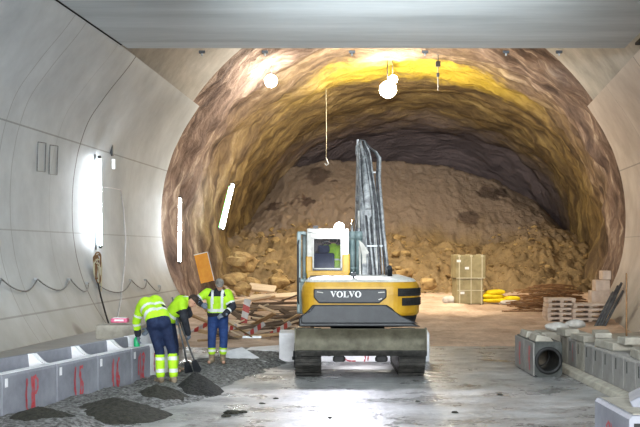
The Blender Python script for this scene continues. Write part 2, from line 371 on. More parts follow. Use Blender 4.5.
# ------------------------------------------------------------------ tunnel shell
def xc(Y): return -.91+.09*Y
HW = [(-.5,6.8),(0,7.0),(.55,7.4),(1.0,7.68),(1.6,7.95),(2.2,8.12),(2.9,8.22),(3.6,8.24),(4.3,8.2),(5.0,8.08),(5.9,7.8),(6.7,7.4),(7.5,6.88)]
def lining(side, y0, y1, name, m):
    mb = MB()
    zs = [-.5+8.0*k/60 for k in range(61)]
    def hw(z): return (interp(HW, z-.15)+interp(HW, z)+interp(HW, z+.15))/3 if z < 7.3 else interp(HW, z)
    def tn(Y, z): return .36*sstep(5.4, 7.5, z)*(1-max(0, min(1, (Y-28)/11)))
    def p(u, v):
        z = zs[round(v*60)]; Y = lerp(y0, y1, u); return (xc(Y)+side*(hw(z)-tn(Y, z)), Y, z)
    mb.grid(24, 60, p)
    # end face and top shoulder: the lining is half a metre thick
    for Y in (y0, y1):
        mb.add([q for z in zs for q in ((xc(Y)+side*(hw(z)-tn(Y, z)), Y, z), (xc(Y)+side*(hw(z)+.42), Y, z))], [(2*i, 2*i+1, 2*i+3, 2*i+2) for i in range(60)])
    mb.add([(xc(Y)+side*(6.88-tn(Y, 7.5)+d), Y, 7.5) for Y in (y0, 28, y1) for d in (0, 1.2)], [(0, 1, 3, 2), (2, 3, 5, 4)])
    return struct(mb.build(name, m, fix=False))
lining(-1, 1.0, 39.0, 'wall_left', M['wall'])
lining(1, 1.0, 39.0, 'wall_right', M['wall_r'])
def wall_hit(px, py, off=.0):
    for k in range(1000, 4200):
        Y = k/100; p = at(px, py, Y)
        if abs(p.x-xc(Y)) > interp(HW, p.z)-off: return p
    return p

# intermediate ceiling slab
mb = MB()
mb.add([(xc(Y)+d, Y, z) for z in (7.5, 8.1) for Y, d in ((1.0,-6.46),(1.0,6.12),(27.8,6.10),(27.8,-6.46))], [(3,2,1,0),(4,5,6,7),(0,1,5,4),(1,2,6,5),(2,3,7,6),(3,0,4,7)])
struct(mb.build('ceiling', M['slab'], fix=True))
# joint strips where slab meets the side linings
mb = MB()
for sgn, d in ((-1, 6.50), (1, 6.40)):
    mb.add([(xc(Y)+sgn*(d+e), Y, z) for z in (7.56, 7.62) for Y, e in ((1, -.05), (27.7, -.05), (27.7, .5), (1, .5))], [(0,1,2,3),(4,5,6,7),(0,1,5,4)])
struct(mb.build('trim_1', M['dark'], fix=False))
# upper vault of the lining above the slab
mb = MB()
def vault(u, v):
    a = R(lerp(28, 152, u)); Y = lerp(20, 39.2, v); return (xc(Y)+8.6*math.cos(a), Y, 2.9+8.6*math.sin(a))
mb.grid(60, 10, vault)
mb.add([q for k in range(61) for q in (vault(k/60, 1), tuple(Vector(vault(k/60, 1))+Vector((.45*math.cos(R(lerp(28,152,k/60))), .02, .45*math.sin(R(lerp(28,152,k/60)))))))], [(2*i, 2*i+1, 2*i+3, 2*i+2) for i in range(60)])
struct(mb.build('ceiling_vault', M['vault'], fix=False))

# excavated rock heading: Y, centre, half width, crown, springing
RINGS = [(38.8,2.6,9.0,11.75,3.1),(41.5,2.8,8.75,11.35,3.1),(44,3.1,8.55,10.95,3.2),(46.8,3.55,8.2,10.6,3.2),(48.2,3.95,8.15,10.2,3.2),(50,4.2,8.0,10.0,3.2),(53,4.45,7.95,9.75,3.1),(56,4.75,7.8,9.1,3.0),(58,4.9,7.6,8.6,3.0),(60,5.0,6.9,7.9,3.0),(61.5,5.1,5.2,6.6,3.0),(62.2,5.1,2.0,4.2,2.8),(62.3,5.1,.05,2.85,2.8)]
def ring(Y, k): return interp([(r[0], r[k]) for r in RINGS], Y)
mb = MB()
ys = [38.8+.17*k for k in range(100)]+[55.8+.25*k for k in range(26)]+[62.25, 62.3]
ys = [y for y in ys if y <= 62.3]
def rock(u, v):
    Y = ys[round(v*(len(ys)-1))]; a = R(lerp(-28, 208, u)); c, h, cr, z0 = (ring(Y, k) for k in (1, 2, 3, 4))
    ca, sa = math.cos(a), math.sin(a)
    if sa >= 0: x = h*ca; z = z0+(cr-z0)*sa
    else: x = h*(1 if ca > 0 else -1)*(1-.16*(sa/.47)**2); z = z0+sa/.47*(z0+.6)
    n = fr(x*.22+c, Y*.35, z*.22)*.42 + fr(x*.5, Y*1.1+9, z*.5)*.24 + abs(fr(x*.9+4, Y*1.5, z*.9+2))*.20
    fade = sstep(38.8, 40.2, Y)
    rib = .28*math.exp(-((Y-43.0)/1.0)**2)*(-1 if ca < 0 else -.4)
    k = 1+(n*fade+rib*fade*.6)/max(1.5, h)
    return (c+x*k, Y+fade*.25*fr(x*.4, Y*.5, z*.4+7), z0+(z-z0)*k)
mb.grid(190, len(ys)-1, rock)
struct(mb.build('wall_rock', M['rock'], fix=False))

# ------------------------------------------------------------------ ground
def gz(X, Y):
    z = .62*sstep(30, 46.5, Y)
    if Y > 26: z += .22*math.exp(-((X+1.8)/1.6)**2-((Y-31)/3.0)**2)
    return z
BA = Vector((-4.34, 14.9, 0)); BD = Vector((.268, .963, 0)).normalized(); BN = Vector((-BD.y, BD.x, 0))   # kerb line on the left: origin, along, behind
def bank(X, Y):
    """height of the gravel bed beside the kerb"""
    s = (Vector((X, Y, 0))-BA).dot(BD); d = -(Vector((X, Y, 0))-BA).dot(BN)
    w = interp([(-3,1.2),(0,1.25),(2,1.5),(3.4,1.65),(6,1.3),(9,1.25),(11.5,1.1)], s)+.22*fr(X*1.3, Y*1.3, 3)
    if d < -.5 or d > w+.6: return -.05
    e = 1-sstep(w-.55, w+.12, d)
    return (.155+.05*fr(X*1.7, Y*1.7, 1))*e*sstep(-3.2, -1.5, s)*(1-sstep(10.0, 11.2, s)) - .02
mb = MB(); mb.grid(90, 110, lambda u, v: (lerp(-8.5, 11, u), lerp(1, 27.8, v), .012*fr(u*30, v*40, 0)))
struct(mb.build('floor', M['floor'], fix=False))
mb = MB()
def dirt(u, v):
    X = lerp(-9, 15, u); Y = lerp(27.0, 52, v)
    return (X, Y, gz(X, Y)+(.05*fr(X*1.1, Y*1.1, 5)+.03*fr(X*4, Y*4, 2)+.02)*sstep(27, 28.4, Y)-.03*(1-sstep(27, 27.6, Y)))
mb.grid(150, 150, dirt); struct(mb.build('floor_dirt', M['dirt'], fix=False))
mb = MB()
def bed(u, v):
    s = lerp(-3.2, 11.5, v); d = lerp(-.3, 2.4, u); p = BA+BD*s-BN*d
    return (p.x, p.y, bank(p.x, p.y)+(.012*fr(p.x*9, p.y*9, 4)))
mb.grid(80, 260, bed)
tag(mb.build('gravel_bed', M['gravel'], fix=False), 'strip of loose grey gravel along the foot of the left kerb blocks', 'gravel', kind='stuff')
# bench between kerb and wall on the left, footing on the right
mb = MB(); mb.add([(-7.6,6,.5),(-4.95,14.9,.5),(-3.0,22.3,.5),(-3.6,29,.35),(-6.0,29,.35)], [(0,1,2,3,4)])
struct(mb.build('floor_bench', M['wall_r'], fix=False))

def heap_h(X, Y):
    # foot slope, then the steep upper face, then falling behind the crest
    crest = interp([(-5,3.0),(-3.7,4.4),(-2.9,5.6),(-1.8,6.6),(0,6.95),(4.2,6.9),(6.8,6.6),(9.2,5.8),(11,4.9),(12.4,3.4),(13.5,2.6)], X)
    foot = interp([(-6,3.3),(-3.6,2.9),(-2,3.2),(1,3.35),(5,2.6),(7.5,2.3),(9.5,3.0),(11.5,2.9),(13.5,2.4)], X)
    n = fr(X*.6, Y*.6, 8)
    y1 = 45.6+.8*fr(X*.3, 3.3, 0)-.8*math.exp(-((X-10)/1.6)**2)
    z = gz(X, Y)-.12
    z = lerp(z, foot, sstep(y1, 51.8, Y)**.85 if Y > y1 else 0)
    if Y > 52: z = lerp(z, crest, min(1, ((Y-52)/4.4))**.9)
    if Y > 57: z -= (Y-57)*1.2
    k = sstep(y1-.2, y1+1.2, Y); up = sstep(52, 54.5, Y)
    z += k*(n*.30*(1-.5*up) + abs(fr(X*1.5, Y*1.5, 4))*.36*(1-.75*up) + fr(X*3.6, Y*3.6, 6)*.11*(1-.4*up) + fr(X*8, Y*8, 2)*.05)
    return z
mb = MB()
mb.grid(260, 190, lambda u, v: (lerp(-5.5, 14, u), lerp(44.3, 60, v), heap_h(lerp(-5.5, 14, u), lerp(44.3, 60, v))), smooth=False)
tag(mb.build('muck_heap', M['heap'], fix=False, smooth=True), 'huge heap of brown excavated muck filling the back of the rock heading', 'earth heap', kind='stuff')
mb = MB(); rn = random.Random(3)
for k in range(620):
    X = rn.uniform(-4.0, 12.2); Y = rn.uniform(44.5, 52.5) if k < 520 else rn.uniform(42, 46)
    z = heap_h(X, Y) if Y > 45.5 else gz(X, Y)
    r = rn.choice((.05,.06,.08,.1,.12,.2))*(1 if X < 4 else .62)
    mb.rock((X, Y, z+r*.2), (r*rn.uniform(.8,1.5), r*rn.uniform(.8,1.3), r*rn.uniform(.5,.9)), k*.37, 1)
tag(mb.build('rubble', M['rubble'], fix=False), 'loose broken ochre rock strewn over the lower heap', 'rubble', kind='stuff')
rn = random.Random(5)
BL = [(241,262,45.2,.52,'big angular boulder leaning against the left rock wall, topmost there'),(232,281,44.2,.40,'brown boulder at the foot of the left rock wall behind the orange board'),
      (251,284,44.4,.33,'yellowish boulder low between rock wall and timber heap'),(277,281,46.2,.38,'rounded pale boulder alone on the lit heap left of the excavator'),(243,290,43.0,.30,'small dark boulder in front of the left rock wall stack'),
      (404,274,46.0,.34,'boulder on the lit slope just right of the excavator boom'),(429,284,45.0,.30,'boulder at the heap foot left of the olive strapped crate')]
for k, (px, py, Y, r, lb) in enumerate(BL):
    p = at(px, py, Y); mb = MB(); mb.rock((0, 0, 0), (r*1.15, r, r*.85), 11+k*1.3, 3)
    o = mb.build('boulder', M['rubble'], loc=p, fix=False); tag(o, lb, 'boulder')
# ------------------------------------------------------------------ excavator
EX = Vector((.76, 22.3, 0))
ex = thing('excavator', EX, 'yellow and charcoal tracked excavator with dusty grey boom raised, standing on the wet floor', 'excavator')
def stadium(l0, l1, h, z0, n=10):
    r = h/2; pts = []
    for k in range(n+1):
        a = R(-90-180*k/n); pts.append((l0+r+r*math.cos(a), z0+r+r*math.sin(a)))
    for k in range(n+1):
        a = R(90-180*k/n); pts.append((l1-r+r*math.cos(a), z0+r+r*math.sin(a)))
    return pts
def walk(poly, step):
    out = []; n = len(poly); acc = 0
    for i in range(n):
        a = Vector(poly[i]).to_3d(); b = Vector(poly[(i+1) % n]).to_3d(); L = (b-a).length
        while acc < L:
            p = a+(b-a)*(acc/L); d = (b-a).normalized(); out.append((p.x, p.y, math.atan2(d.y, d.x))); acc += step
        acc -= L
    return out
T0, T1, TH = -1.47, 1.24, .74
for sx in (-1, 1):
    cx = sx*.985
    mb = MB(); mb.prism(stadium(T0+.03, T1-.03, TH-.06, .03), 'x', cx-.235, cx+.235)
    tr = mb.build('track', M['track'], ex)
    mb = MB()
    for (y, z, a) in walk(stadium(T0+.02, T1-.02, TH-.04, .02), .152):
        m = Euler((a, 0, 0)).to_matrix()
        mb.box((cx, y, z), (.50, .135, .035), m); mb.box(Vector((cx, y, z))+m @ Vector((0, -.02, -.0)), (.50, .025, .085), m)
    mb.build('track_shoes', M['track'], tr)
    for yy, nm in ((T0+TH/2, 'idler_wheel'), (T1-TH/2, 'sprocket')):
        mb = MB(); mb.tube([(cx+.27*sx, yy, TH/2), (cx+.20*sx, yy, TH/2)], .24, 20); mb.tube([(cx+.29*sx, yy, TH/2), (cx+.20*sx, yy, TH/2)], .09, 12); mb.build(nm, M['char'], tr)
    mb = MB()
    mb.box((cx+.245*sx, (T0+T1)/2, TH/2), (.05, T1-T0-.95, .26)); mb.build('track_frame', M['char'], tr, bevel=.02)
mb = MB(); mb.box((0, .0, .62), (1.5, 1.7, .26)); mb.tube([(0, .05, .66), (0, .05, .97)], .55, 28); mb.build('undercarriage', M['black'], ex, bevel=.03)
# dozer blade
mb = MB()
fc = [(-1.79+.10*math.sin(math.pi*k/16)-.0*k, .47+.46*k/16) for k in range(17)]
prof = fc+[(x+.05, z+.005) for x, z in reversed(fc)]
mb.prism(prof, 'x', -1.235, 1.235)
bl = mb.build('dozer_blade', M['blade'], ex, bevel=.008)
mb = MB(); mb.box((0, -1.775, .475), (2.47, .045, .10), (R(25), 0, 0)); mb.build('cutting_edge', M['track'], bl, bevel=.006)
for sx in (-1, 1):
    mb = MB(); mb.prism([(-1.235*sx,.50),(-1.235*sx,.94),(-1.21*sx,.94),(-1.21*sx,.50)], 'y', -1.80, -1.58); mb.build('side_plate', M['blade'], bl)
    mb = MB(); mb.prism([(-1.64,.52),(-1.64,.82),(-.5,.72),(-.5,.52)], 'x', sx*.42-.07, sx*.42+.07)
    mb.prism([(sx*.74,.50),(sx*.26,.50),(sx*.32,.44),(sx*.60,.40)], 'y', -1.64, -1.50)
    mb.build('blade_arm', M['black'], ex, bevel=.015)
    mb = MB(); mb.box((sx*.40, -1.52, .37), (.20, .12, .16)); mb.tube([(sx*.40-.12,-1.52,.34),(sx*.40+.12,-1.52,.34)], .045, 12); mb.build('blade_lug', M['black'], ex, bevel=.02)
mb = MB(); mb.box((0, -1.45, .56), (.24, .2, .08)); mb.tube([(0,-1.6,.58),(0,-.5,.66)], .06, 12); mb.build('blade_cylinder', M['black'], ex)

def plan(off=0., rr=.62, rl=.30, x0=-1.10, x1=1.17, yb=-1.42, yf=1.15, bulge=.06):
    """house outline seen from above, rear towards the camera"""
    pts = []
    x0 -= off; x1 += off; yb -= off; rr += off; rl += off
    for k in range(9):
        a = R(180+90*k/8); pts.append((x0+rl+rl*math.cos(a), yb+rl+rl*math.sin(a)))
    for k in range(13):
        a = R(270+90*k/12); pts.append((x1-rr+rr*math.cos(a), yb+rr+rr*math.sin(a)))
    pts += [(x1, yf), (x0, yf)]
    return pts
def loft(mb, secs):
    n = len(secs[0][1]); vs = []
    for z, pl in secs: vs += [(x, y, z) for x, y in pl]
    fs = [tuple(reversed(range(n))), tuple(range((len(secs)-1)*n, len(secs)*n))]
    for j in range(len(secs)-1):
        for i in range(n): fs.append((j*n+i, j*n+(i+1) % n, (j+1)*n+(i+1) % n, (j+1)*n+i))
    return mb.add(vs, fs)
mb = MB(); loft(mb, [(.93, plan(-.10)), (1.12, plan(-.04)), (1.14, plan(-.04))]); mb.build('revolving_frame', M['char'], ex, bevel=.02)
mb = MB(); loft(mb, [(1.14, plan(-.03)), (1.2, plan(.0)), (1.55, plan(.02)), (1.70, plan(.0)), (1.79, plan(-.05))])
hs = mb.build('engine_housing', M['yellow'], ex, bevel=.02)
mb = MB(); loft(mb, [(1.785, plan(-.045)), (1.84, plan(-.10)), (1.885, plan(-.28))]); mb.build('hood_top', M['dust'], hs, bevel=.02)
# charcoal counterweight skirt and lettered panel on the rear
mb = MB()
poly = [(-1.16,.95),(1.15,.95),(.80,1.10),(.60,1.30),(.50,1.36),(-.90,1.36),(-1.00,1.24),(-1.16,1.10)]
mb.prism(poly, 'y', -1.50, -1.36); mb.prism([(x*.96, z+.06*(z < 1.2)) for x, z in poly], 'y', -1.53, -1.49); mb.build('counterweight', M['char'], ex, bevel=.03)
mb = MB(); mb.prism([(-.88,1.66),(.50,1.66),(.50,1.50),(.36,1.39),(-.78,1.39),(-.88,1.50)], 'y', -1.49, -1.40); pn = mb.build('rear_panel', M['char'], hs, bevel=.02)
mb = MB()
for x in (-.80, .36):
    mb = MB(); mb.box((x+.04, -1.495, 1.60), (.12, .015, .018), (0, R(8 if x < 0 else -4), 0)); mb.build('panel_mark', M['dust'], hs)
mb = MB(); mb.box((.38, -1.495, 1.47), (.07, .015, .02), (0, R(-20), 0)); mb.build('panel_mark', M['dust'], hs)
# lettering, slab serif capitals
def letters(mb, x, z, h, y):
    w = h*1.02; t = h*.22; s = h*.11
    def P(*q): mb.prism([(x+a*h, z+b*h) for a, b in q], 'y', y, y+.014)
    for c in 'VOLVO':
        if c == 'V':
            P((.02,.92),(.02,1),(.42,1),(.42,.92)); P((.66,.92),(.66,1),(1.02,1),(1.02,.92))
            P((.08,.95),(.36,.95),(.62,.22),(.50,0)); P((.50,0),(.60,.14),(.88,.95),(.78,.95)); x += h*1.02
        elif c == 'L':
            P((.02,.92),(.02,1),(.48,1),(.48,.92)); P((.12,.0),(.12,.95),(.38,.95),(.38,0)); P((.02,0),(.02,.09),(.86,.09),(.86,0)); P((.74,.05),(.86,.05),(.86,.34),(.79,.34)); x += h*.90
        else:
            n = 24; vs = []; 
            for k in range(n):
                a = 2*math.pi*k/n
                for rx, rz in ((.52,.52),(.26,.42)):
                    for yy in (y, y+.014): vs.append((x+.53*h+rx*h*math.cos(a), yy, z+.5*h+rz*h*math.sin(a)))
            fs = []
            for k in range(n):
                a = 4*k; b = 4*((k+1) % n)
                fs += [(a, b, b+2, a+2), (a+1, a+3, b+3, b+1), (a, a+1, b+1, b), (a+2, b+2, b+3, a+3)]
            mb.add(vs, fs); x += h*1.10
    return x
mb = MB(); letters(mb, -.565, 1.505, .115, -1.505); mb.build('lettering', M['white'], hs)
# louvred grille on the rounded rear right corner
def arc_panel(mb, z0, z1, k0, k1, off):
    pl = plan(.02+off)[9:22]; vs = []
    pts = pl[k0:k1+1]
    n = len(pts); inner = plan(.02)[9:22][k0:k1+1]
    for z in (z0, z1):
        vs += [(x, y, z) for x, y in pts]
    mb.add(vs, [(i, i+1, n+i+1, n+i) for i in range(n-1)])
    mb.add([(x, y, z1) for x, y in pts]+[(x, y, z1) for x, y in inner], [(i, i+1, n+i+1, n+i) for i in range(n-1)])
    mb.add([(x, y, z0) for x, y in pts]+[(x, y, z0) for x, y in inner], [(i, i+1, n+i+1, n+i) for i in range(n-1)])
mb = MB()
for k in range(4): arc_panel(mb, 1.35+k*.036, 1.35+k*.036+.026, 3, 11, .02)
for k in range(4): arc_panel(mb, 1.53+k*.036, 1.53+k*.036+.026, 2, 11, .02)
arc_panel(mb, 1.34, 1.49, 3, 11, .008); arc_panel(mb, 1.52, 1.67, 2, 11, .008)
mb.build('side_grille', M['black'], hs, fix=False)
mb = MB(); mb.tube([(.62,-.6,1.86),(.62,-.6,2.02),(.60,-.66,2.06)], .05, 12); mb.build('exhaust_stub', M['char'], hs)
mb = MB(); mb.tube([(-.95,-1.2,1.84),(-.95,-1.2,1.90),(-.5,-1.2,1.90),(-.5,-1.2,1.84)], .012, 6); mb.build('grab_rail', M['char'], hs)
mb = MB(); mb.box((-.12,-1.22,1.93), (.10,.08,.08)); mb.tube([(-.12,-1.22,1.85),(-.12,-1.22,1.92)], .02, 8); mb.build('rear_camera', M['char'], hs, bevel=.01)
# cab: frame, glazing, seat
CX0, CX1, CY0, CY1, CZ0, CZ1 = -1.03, -.17, .10, 1.55, 1.14, 2.84
mb = MB()
def post(x, y, w, d, z0, z1): mb.box((x, y, (z0+z1)/2), (w, d, z1-z0))
mb.cur = 0
post(CX0+.06, CY0+.06, .13, .12, 1.85, CZ1-.05); post(CX1-.075, CY0+.06, .15, .12, 1.85, CZ1-.05)
post(CX0+.05, CY1-.05, .08, .08, 1.2, CZ1-.05); post(CX1-.05, CY1-.05, .08, .08, 1.2, CZ1-.05)
mb.box(((CX0+CX1)/2, (CY0+CY1)/2, CZ1-.06), (CX1-CX0, CY1-CY0, .12)); mb.box(((CX0+CX1)/2, CY0+.05, CZ1-.15), (CX1-CX0, .09, .10))
mb.cur = 1
mb.box(((CX0+CX1)/2, CY0+.06, 1.90), (CX1-CX0+.01, .14, .16)); mb.box((CX0+.05, CY0+.06, 2.1), (.14, .13, .36)); mb.box((CX1-.06, CY0+.06, 2.12), (.16, .13, .40))
mb.box(((CX0+CX1)/2, (CY0+CY1)/2, 1.5), (CX1-CX0, CY1-CY0, .72)); 
cabf = mb.build('cab', [M['dust'], M['yellow']], ex, bevel=.025)
mb = MB(); mb.box(((CX0+CX1)/2-.01, CY0+.05, 2.33), (CX1-CX0-.26, .012, .70)); mb.build('rear_window', M['glass'], cabf)
mb = MB(); mb.box(((CX0+CX1)/2, CY1-.05, 2.2), (CX1-CX0-.16, .012, 1.1)); mb.build('windscreen', M['screen'], cabf)
mb = MB(); mb.box((CX1-.04, (CY0+CY1)/2, 2.25), (.012, CY1-CY0-.25, .95)); mb.build('side_window', M['screen'], cabf)
mb = MB()
for z in (2.02, 2.64): mb.box(((CX0+CX1)/2-.01, CY0-.01, z), (CX1-CX0-.27, .02, .025))
for x in (CX0+.135, CX1-.16): mb.box((x, CY0-.01, 2.33), (.025, .02, .64))
mb.build('window_rim', M['dust'], cabf)
mb = MB(); mb.box((-.68, .52, 2.08), (.44, .12, .52), (R(-8),0,0)); mb.box((-.68, .50, 2.42), (.24, .09, .16)); mb.box((-.68, .75, 1.90), (.46, .44, .14)); mb.build('operator_seat', M['navyseat'], cabf, bevel=.04)
mb = MB(); mb.tube([(-.45,1.1,2.62),(-.5,.9,2.55),(-.6,.85,2.58),(-.7,.95,2.56)], .012, 6); mb.build('grab_cord', M['white'], cabf)
# cab door swung open along the left side
mb = MB(); D0, D1 = -.30, .55
for z in (1.16, 1.78, 2.74): mb.box((-1.13, (D0+D1)/2, z), (.17, D1-D0, .07))
for y in (D0+.03, D1-.03): mb.box((-1.13+(.05 if y > .2 else -.05), y, 1.95), (.085, .075, 1.62))
mb.box((-1.12, (D0+D1)/2, 1.46), (.12, D1-D0-.05, .6))
dr = mb.build('cab_door', M['greygreen'], ex, bevel=.02)
mb = MB(); mb.box((-1.12, (D0+D1)/2, 2.26), (.014, D1-D0-.08, .90)); mb.build('door_glass', M['glass'], dr)
mb = MB(); mb.tube([(-1.17,-.26,1.25),(-1.20,-.33,1.4),(-1.20,-.33,2.5),(-1.17,-.26,2.68)], .02, 8); mb.box((-1.17,-.30,1.80),(.05,.08,.10)); mb.build('door_handle', M['char'], dr)
# work lamp on the cab roof
mb = MB(); mb.tube([(-.37,.02,2.86),(-.37,.10,2.86)], [.09,.10], 16); mb.tube([(-.37,.1,2.82),(-.37,.2,2.80)], .03, 8); wl = mb.build('work_lamp', M['lamp_body'], ex)
mb = MB(); mb.ball((-.37,.0,2.86), (.10,.05,.10), 16, 10); mb.build('lamp_lens', M['worklamp'], wl)
mb = MB(); mb.box((-.85,.1,2.87),(.10,.05,.05)); mb.tube([(-.85,.12,2.84),(-.85,.25,2.82)],.015,6); mb.build('roof_lamp', M['lamp_body'], ex)
# boom, cylinders, hoses
def bpt(t):   # boom centre line, foot to knuckle
    return Vector((interp([(0,.26),(.4,.24),(1,.20)], t), lerp(.55, 3.35, t), interp([(0,1.62),(.35,3.0),(.7,4.1),(1,4.72)], t)))
mb = MB(); vs = []; n = 9
for i in range(n):
    t = i/(n-1); c = bpt(t); w = interp([(0,.15),(.3,.145),(.7,.12),(1,.075)], t); h = interp([(0,.20),(.3,.36),(.6,.30),(1,.16)], t)
    d = (bpt(min(1, t+.05))-bpt(max(0, t-.05))).normalized(); up = Vector((0, -d.z, d.y))
    for a, b in ((-1,-1),(1,-1),(1,1),(-1,1)): vs.append(c+Vector((a*w,0,0))+up*(b*h))
fs = [(0,1,2,3), tuple(4*(n-1)+k for k in (3,2,1,0))]
for i in range(n-1):
    for k in range(4): fs.append((4*i+k, 4*i+(k+1)%4, 4*i+4+(k+1)%4, 4*i+4+k))
mb.add(vs, fs); bo = mb.build('boom', M['boom'], ex, bevel=.03)
mb = MB()
mb.tube([bpt(1)+Vector((-.13,0,0)), bpt(1)+Vector((.13,0,0))], .12, 16); mb.build('knuckle_pin', M['boom'], bo); mb = MB(); mb.tube([bpt(.55)+Vector((-.20,.1,-.1)), bpt(.55)+Vector((.20,.1,-.1))], .07, 14)
mb.build('arm_pin', M['boom'], bo); mb = MB(); mb.box(bpt(1)+Vector((-.08,.0,.12)), (.05,.16,.26)); mb.box(bpt(1)+Vector((.06,.02,.07)), (.05,.16,.22)); mb.build('link_ears', M['boom'], bo)
# side plates of the boom foot, dust and lamplight both in their white
mb = MB(); mb.prism([(.35,1.80),(.95,1.80),(1.75,3.0),(1.35,3.25),(.75,2.6)], 'x', .05, .09); mb.prism([(.35,1.80),(.95,1.80),(1.75,3.0),(1.35,3.25),(.75,2.6)], 'x', .41, .45); mb.build('foot_plate', M['dust'], bo, bevel=.01)
mb = MB(); mb.prism([(.04,2.62),(.13,2.55),(.36,2.20),(.36,1.86),(.10,1.86),(.12,2.25)], 'y', .60, .66); mb.build('foot_shield', M['dust'], bo, bevel=.01)  # plate added in front, lamplit white put into its colour
# arm cylinder lying on the upper edge of the boom
def off(t, dx, du):
    c = bpt(t); d = (bpt(min(1, t+.05))-bpt(max(0, t-.05))).normalized(); up = Vector((0, -d.z, d.y)); return c+Vector((dx,0,0))+up*du
mb = MB(); mb.tube([off(.34,.02,.46), off(.72,.02,.42)], .075, 14); mb.box(off(.33,.02,.40), (.14,.12,.18)); ac = mb.build('arm_cylinder', M['boom'], bo)
mb = MB(); mb.tube([off(.72,.02,.42), off(.98,.0,.26)], .04, 12); mb.build('cylinder_rod', M['chrome'], ac)
rn = random.Random(9)
for k in range(9):
    x0 = .135+.052*k; mb = MB()
    tt = [i/14 for i in range(15)]; pts = []
    for t in tt:
        b = .06*math.sin(math.pi*t)*(1 if k > 4 else .3)
        spread = interp([(0,1),(.55,.95),(.78,.75),(1,.35)], t)
        bulge = .10*math.exp(-((t-.72)/.10)**2)*(k >= 7)
        pts.append(off(t*.97, (x0-.30)*spread+.135*(1-t)+bulge+.012*math.sin(t*9+k), .30+.10*math.sin(t*6+k*1.3)*.35+b+.12*sstep(.05,.4,t)*(1-sstep(.7,1,t))))
    mb.tube(pts, .019+.007*(k % 3), 8); mb.build('hydraulic_hose', M['hose'] if k % 2 else M['boom'], bo)
mb = MB()
for t in (.16,.40,.62):
    mb = MB(); mb.box(off(t,.14-.05*t,.40), (.34,.03,.035)); mb.build('hose_clamp', M['steel'], bo, bevel=.01)
# stick hanging down beyond, with a bucket on the ground
mb = MB(); kp = bpt(1); tip = Vector((.16, 4.9, 1.35))
mb.add([kp+Vector((s*.10, -.28, .05)) for s in (-1,1)]+[kp+Vector((s*.10, .26, .28)) for s in (-1,1)]+[tip+Vector((s*.09, -.12, 0)) for s in (-1,1)]+[tip+Vector((s*.09, .12, .08)) for s in (-1,1)],
       [(0,1,3,2),(4,6,7,5),(0,4,5,1),(2,3,7,6),(0,2,6,4),(1,5,7,3)])
st = mb.build('stick', M['boom'], ex, bevel=.02)
mb = MB(); pr = [(4.8,1.30),(5.2,1.30),(5.35,.9),(5.2,.35),(4.75,.10),(4.35,.25),(4.2,.55),(4.28,.57),(4.45,.36),(4.8,.25),(5.1,.45),(5.2,.9),(5.0,1.12),(4.8,1.15)]
mb.prism(pr, 'x', -.22, .54)
mb.prism([(4.8,1.28),(5.2,1.28),(5.33,.9),(5.18,.36),(4.75,.12),(4.35,.27),(4.22,.55),(4.5,.85)], 'x', -.24, -.20); mb.prism([(4.8,1.28),(5.2,1.28),(5.33,.9),(5.18,.36),(4.75,.12),(4.35,.27),(4.22,.55),(4.5,.85)], 'x', .52, .56)
bk = mb.build('bucket', M['blade'], ex, bevel=.01)
for k in range(5):
    mb = MB(); mb.box((-.16+.16*k, 4.18, .62), (.07,.07,.20), taper=(.6,.3)); mb.build('bucket_tooth', M['steel'], bk)
# lift cylinders beside the cab
for x in (-.09, .055):
    mb = MB(); mb.tube([(x,.72,1.84),(x,.78,2.74)], .068, 16); mb.tube([(x,.775,2.62),(x,.785,2.79)], .078, 16); mb.tube([(x,.725,1.98),(x,.73,2.04)], .074, 16); lc = mb.build('lift_cylinder', M['greygreen'], ex)
    mb = MB(); mb.tube([(x,.78,2.75),(x+.04,1.6,3.05)], .035, 12); mb.build('cylinder_rod', M['chrome'], lc)
# ------------------------------------------------------------------ people
def capsule(mb, a, b, ra, rb, n=14):
    a, b = Vector(a), Vector(b); d = (b-a); L = d.length
    if L < 1e-5: mb.ball(a, ra, n, 8); return
    d.normalize(); pts = []; rs = []
    for k in range(5):
        t = R(90-90*k/5); pts.append(a-d*ra*math.sin(t)); rs.append(max(.0008, ra*math.cos(t)))
    pts.append(a); rs.append(ra); pts.append(b); rs.append(rb)
    for k in range(1, 6):
        t = R(90*k/5); pts.append(b+d*rb*math.sin(t)); rs.append(max(.0008, rb*math.cos(t)))
    mb.tube(pts, rs, n)
def fuse(mb, name, mats, parent, vox, smooth=3, pick=None):
    """weld overlapping volumes into one continuous skin"""
    o = mb.build(name, mats, None); 
    r = o.modifiers.new('r', 'REMESH'); r.mode = 'VOXEL'; r.voxel_size = vox
    s = o.modifiers.new('s', 'SMOOTH'); s.iterations = smooth; s.factor = .5
    dg = bpy.context.evaluated_depsgraph_get(); me = bpy.data.meshes.new_from_object(o.evaluated_get(dg)); me.name = name
    bpy.data.objects.remove(o)
    me.materials.clear()
    for m in (mats if isinstance(mats, (list, tuple)) else [mats]): me.materials.append(m)
    for p in me.polygons:
        p.use_smooth = True; p.material_index = pick(p.center) if pick else 0
    n = bpy.data.objects.new(name, me); COL.objects.link(n); n.parent = parent
    return n
